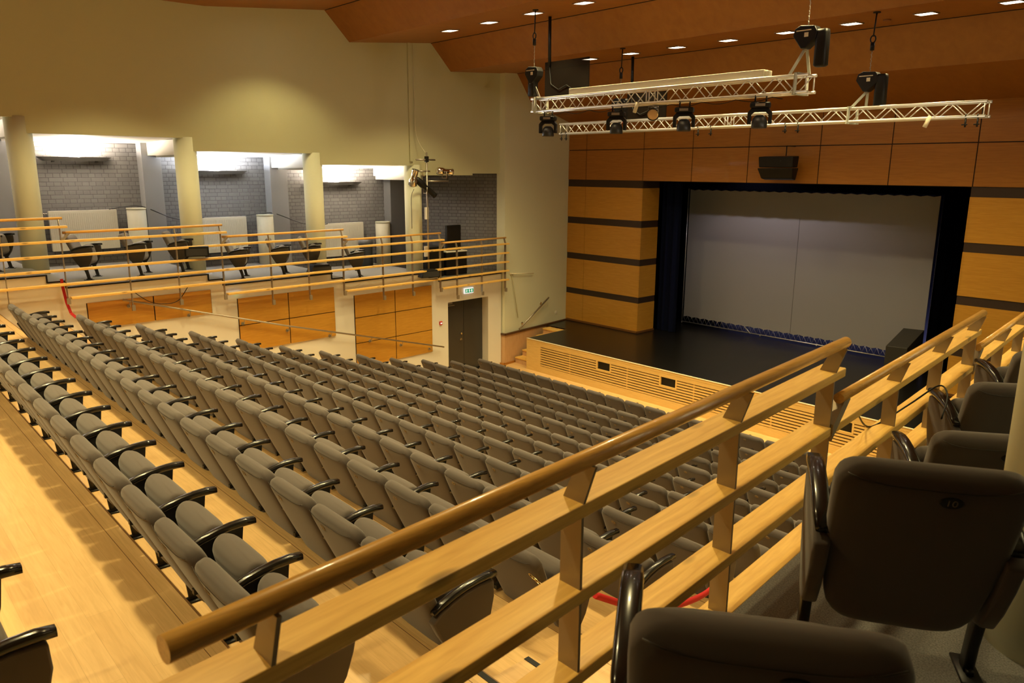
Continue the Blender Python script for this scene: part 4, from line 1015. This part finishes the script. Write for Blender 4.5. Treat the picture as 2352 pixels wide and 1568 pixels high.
# black cable draped over radiators and cylinders
def cable(label, pts, r=0.012, m=M_black, name='cable'):
    out = []
    for i in range(len(pts)-1):
        p0 = Vector(pts[max(i-1, 0)]); p1 = Vector(pts[i]); p2 = Vector(pts[i+1]); p3 = Vector(pts[min(i+2, len(pts)-1)])
        for k in range(6):
            t_ = k/6; out.append(0.5*((2*p1)+(p2-p0)*t_+(2*p0-5*p1+4*p2-p3)*t_*t_+(-p0+3*p1-3*p2+p3)*t_**3))
    out.append(Vector(pts[-1])); return tag(MB().tube(out, r, 6).build(name, m), label, 'cable')
cable('black cable draped over the first short cream cylinder beside the left radiator', [(-20.05, 5.3, 4.95), (-20.0, 5.6, 5.0), (-19.9, 6.0, 5.0), (-19.7, 6.6, 4.72), (-19.6, 7.0, 4.66), (-19.7, 7.4, 4.70)])
cable('black cable draped over the second short cream cylinder of the left gallery', [(-19.95, 8.6, 4.69), (-19.8, 9.0, 4.74), (-19.7, 9.3, 4.73), (-19.5, 9.9, 4.48), (-19.5, 10.4, 4.38), (-19.6, 10.8, 4.40)])
cable('black cable loop hanging below the railing above the first veneer panels', [(-16.40, 4.6, 3.5), (-16.42, 4.9, 3.25), (-16.44, 5.2, 3.16), (-16.46, 5.5, 3.2), (-16.48, 5.75, 3.5)], 0.008)
for k, (y, z) in enumerate(((9.6, 3.1), (10.4, 3.08), (11.2, 3.06))):
    cable('thin pale cable loop hanging under the left railing, ' + ['leftmost', 'middle', 'rightmost'][k] + ' of three above the six panels', [(XL(y)+0.03, y, z), (XL(y)+0.03, y+0.2, z-0.09), (XL(y)+0.03, y+0.4, z-0.1), (XL(y)+0.03, y+0.6, z-0.02)], 0.006, M_case)
cable('black cable loop lying on the right railing boards near chair 9', [(-1.68, 4.1, 4.62), (-1.72, 4.4, 4.47), (-1.65, 4.75, 4.55), (-1.55, 4.9, 4.66), (-1.48, 4.85, 4.62), (-1.45, 4.7, 4.52)], 0.005)
# speakers on the left railing and floor
def wedge(label, loc, size, rz=0.0, name='small_loudspeaker', tilt=0.3):
    t = thing(name, label, 'loudspeaker', loc, rz); a, b_, h_ = size
    mb = MB(); mb.add([(-a, -b_, 0), (a, -b_, 0), (a, b_, 0), (-a, b_, 0), (-a, -b_*(1-tilt), h_), (a, -b_*(1-tilt), h_), (a, b_*(1-tilt), h_), (-a, b_*(1-tilt), h_)], [(0,3,2,1),(4,5,6,7),(0,1,5,4),(1,2,6,5),(2,3,7,6),(3,0,4,7)])
    mb.build('cabinet', M_black, parent=t, bevel=0.01)
    mb = MB(); mb.bar((a+0.004, -b_*0.85, h_*0.45), (a+0.004, b_*0.85, h_*0.45), 0.012, h_*0.7); mb.build('grille', mat('speaker_grille', (0.02, 0.019, 0.018), 0.7) if 'speaker_grille' not in bpy.data.materials else bpy.data.materials['speaker_grille'], parent=t)
wedge('small black box speaker fixed on the left railing by the second column', (-16.42, 5.95, 4.10), (0.12, 0.24, 0.21), -0.35, tilt=0.0)
wedge('black wedge speaker on the gallery floor below the third column', (-16.85, 9.0, 3.41), (0.17, 0.28, 0.25), -0.1)
wedge('small black speaker hanging on the left railing above the six panels', (-16.88, 12.3, 3.04), (0.14, 0.28, 0.21), -0.2)
def case(label, y0, y1, z0, z1, x, dx_=0.5, strip=False, name='flight_case'):
    t = thing(name, label, 'case', (x, (y0+y1)/2, z0)); L = (y1-y0)/2
    mb = MB(); mb.box((-dx_, -L, 0), (0, L, z1-z0)); mb.build('box', M_black, parent=t, bevel=0.015)
    if strip: mb = MB(); mb.box((-dx_+0.05, -L, z1-z0), (0.01, L, z1-z0+0.03)); mb.build('white_top_edge', M_white, parent=t)
case('black case on the left gallery floor, behind the fourth column', 12.86, 13.48, 2.88, 3.74, -17.75)
case('black case with pale top edge on the left gallery by the brick corner', 13.55, 14.32, 2.88, 3.55, -17.72, 0.55, True)
case('tall narrow dark panel standing behind the pale-edged black case', 13.68, 14.2, 3.58, 4.32, -17.85, 0.1, name='backboard')
t = thing('pedestal', 'dark pedestal bin standing left of the third short cream cylinder', 'bin', (-19.4, 11.9, 3.14))
MB().tube([(0, 0, 0), (0, 0, 0.6), (0, 0, 0.62), (0, 0, 0.78)], [0.19, 0.19, 0.22, 0.22], 20).build('body', mat('dark_grey_plastic', (0.06, 0.06, 0.06), 0.5), parent=t)
MB().tube([(0, 0, 0.78), (0, 0, 0.82)], [0.18, 0.12], 20).build('lid', M_black, parent=t)
mb = MB(); mb.box((-17.1, 9.65, 3.16), (-17.0, 9.95, 3.20)); tag(mb.build('power_strip', M_white), 'white power strip lying on the gallery floor right of the wedge speaker', 'power strip')
# pole with spotlights at the fourth column
px_, py_ = XU(12.5)+0.42, 12.42
t = thing('lighting_pole', 'grey metal pole with cross bars holding spotlights before the fourth column', 'pole', (px_, py_, 3.0))
MB().tube([(0, 0, 0.2), (0, 0, 3.35)], 0.024, 10).build('pole', M_steel, parent=t)
for y0, y1, z in ((-0.35, 0.28, 3.16), (-0.28, 0.1, 2.86), (0, 0.72, 2.6)):
    MB().tube([(0, y0, z), (0, y1, z)], 0.022, 8).build('cross_bar', M_steel, parent=t)
mb = MB(); mb.tube([(0, 0.68, 2.6), (0, 0.7, 2.8)], 0.012, 6); mb.box((-0.03, -0.05, 3.1), (0.03, 0.05, 3.25)); mb.build('clamp', M_iron, parent=t)
def profile_spot(label, loc, dr, L, r, m, group='spotlights on the wall pole'):
    t = thing('profile_spotlight', label, 'stage light', loc, 0, group); d_ = Vector(dr).normalized()
    MB().tube([-d_*L*0.5, -d_*L*0.42, -d_*L*0.12, d_*L*0.0, d_*L*0.44, d_*L*0.5], [r*0.5, r*0.95, r*1.05, r*0.75, r*0.8, r*0.95], 20).build('barrel', m, parent=t)
    MB().tube([d_*L*0.5, d_*L*0.51], [r*0.85, r*0.8], 20).build('lens', M_black, parent=t)
    s_ = d_.cross(Vector((0, 0, 1))).normalized()
    MB().tube([s_*r*1.15, s_*r*1.15+Vector((0, 0, -r*1.8)), -s_*r*1.15+Vector((0, 0, -r*1.8)), -s_*r*1.15], 0.012, 6).build('yoke', M_steel, parent=t)
profile_spot('chrome profile spotlight pointing up and left at the head of the pole', (px_+0.1, py_-0.5, 5.68), (0.25, 0.1, 0.9), 0.46, 0.11, M_chrome)
profile_spot('black profile spotlight tilted down to the right on the pole', (px_+0.12, py_-0.15, 5.45), (0.1, 0.75, -0.6), 0.75, 0.09, M_black)
profile_spot('chrome profile spotlight lying level on the right arm of the pole', (px_+0.05, py_+0.55, 5.86), (0.1, 1, -0.08), 0.50, 0.10, M_chrome)
mb = MB(); mb.box((-0.03, -0.05, -0.16), (0.03, 0.05, 0.16)); tag(mb.build('socket_strip', M_white, loc=(px_-0.02, py_-0.02, 4.75)), 'white socket strip fixed midway on the grey spotlight pole', 'socket')
mb = MB(); mb.box((-0.03, -0.06, -0.14), (0.03, 0.06, 0.14)); tag(mb.build('socket_box', M_white, loc=(px_-0.02, py_-0.05, 3.72)), 'white socket box fixed low on the grey spotlight pole', 'socket')
cable('thin black cable hanging down the fourth column from the chrome spotlight', [(px_+0.1, py_-0.5, 5.4), (px_-0.1, py_-0.45, 5.2), (px_-0.12, py_-0.44, 4.7), (px_-0.12, py_-0.44, 4.35)], 0.007)
cable('thin pale cable running up the left wall beside the trunking', [(px_, py_, 6.3), (px_-0.3, py_-0.1, 6.8), (XU(12.3)+0.02, 12.35, 7.8), (XU(12.3)+0.02, 12.33, 9.1)], 0.006, M_case)

# ---------------------------------------------------------------- rope and chain at the right aisle
ry = [(-2.94, 3.42, 3.23), (-2.90, 3.62, 3.11), (-2.90, 3.95, 2.90), (-2.93, 4.4, 2.77), (-2.98, 4.75, 2.68), (-3.05, 5.05, 2.62)]
o = cable('red rope barrier hanging across the aisle between the end seats', ry, 0.024, M_red, 'rope_barrier'); o['category'] = 'rope'
def chain(label, p, dr, n=6):
    t = MB(); p = Vector(p); d_ = Vector(dr).normalized()*0.026; s_ = Vector((1, 0, 0))
    for k in range(n):
        c = p+d_*k; a_ = Vector((0, 0, 1)) if k % 2 else Vector((0.3, 1, 0)).normalized(); dd = d_.normalized()
        t.tube([c+dd*0.015*math.cos(j*PI/4)+dd.cross(a_).normalized()*0.009*math.sin(j*PI/4) for j in range(9)], 0.003, 5, cap=False)
    tag(t.build('barrier_chain', M_gold), label, 'chain')
chain('short gold chain hanging on the back of an aisle end seat', (-3.16, 3.05, 3.42), (0.8, 0.1, -0.35), 8)

for p in protos:
    if p.name not in used:
        for c in list(p.children): bpy.data.objects.remove(c)
        bpy.data.objects.remove(p)
bpy.context.view_layer.update()
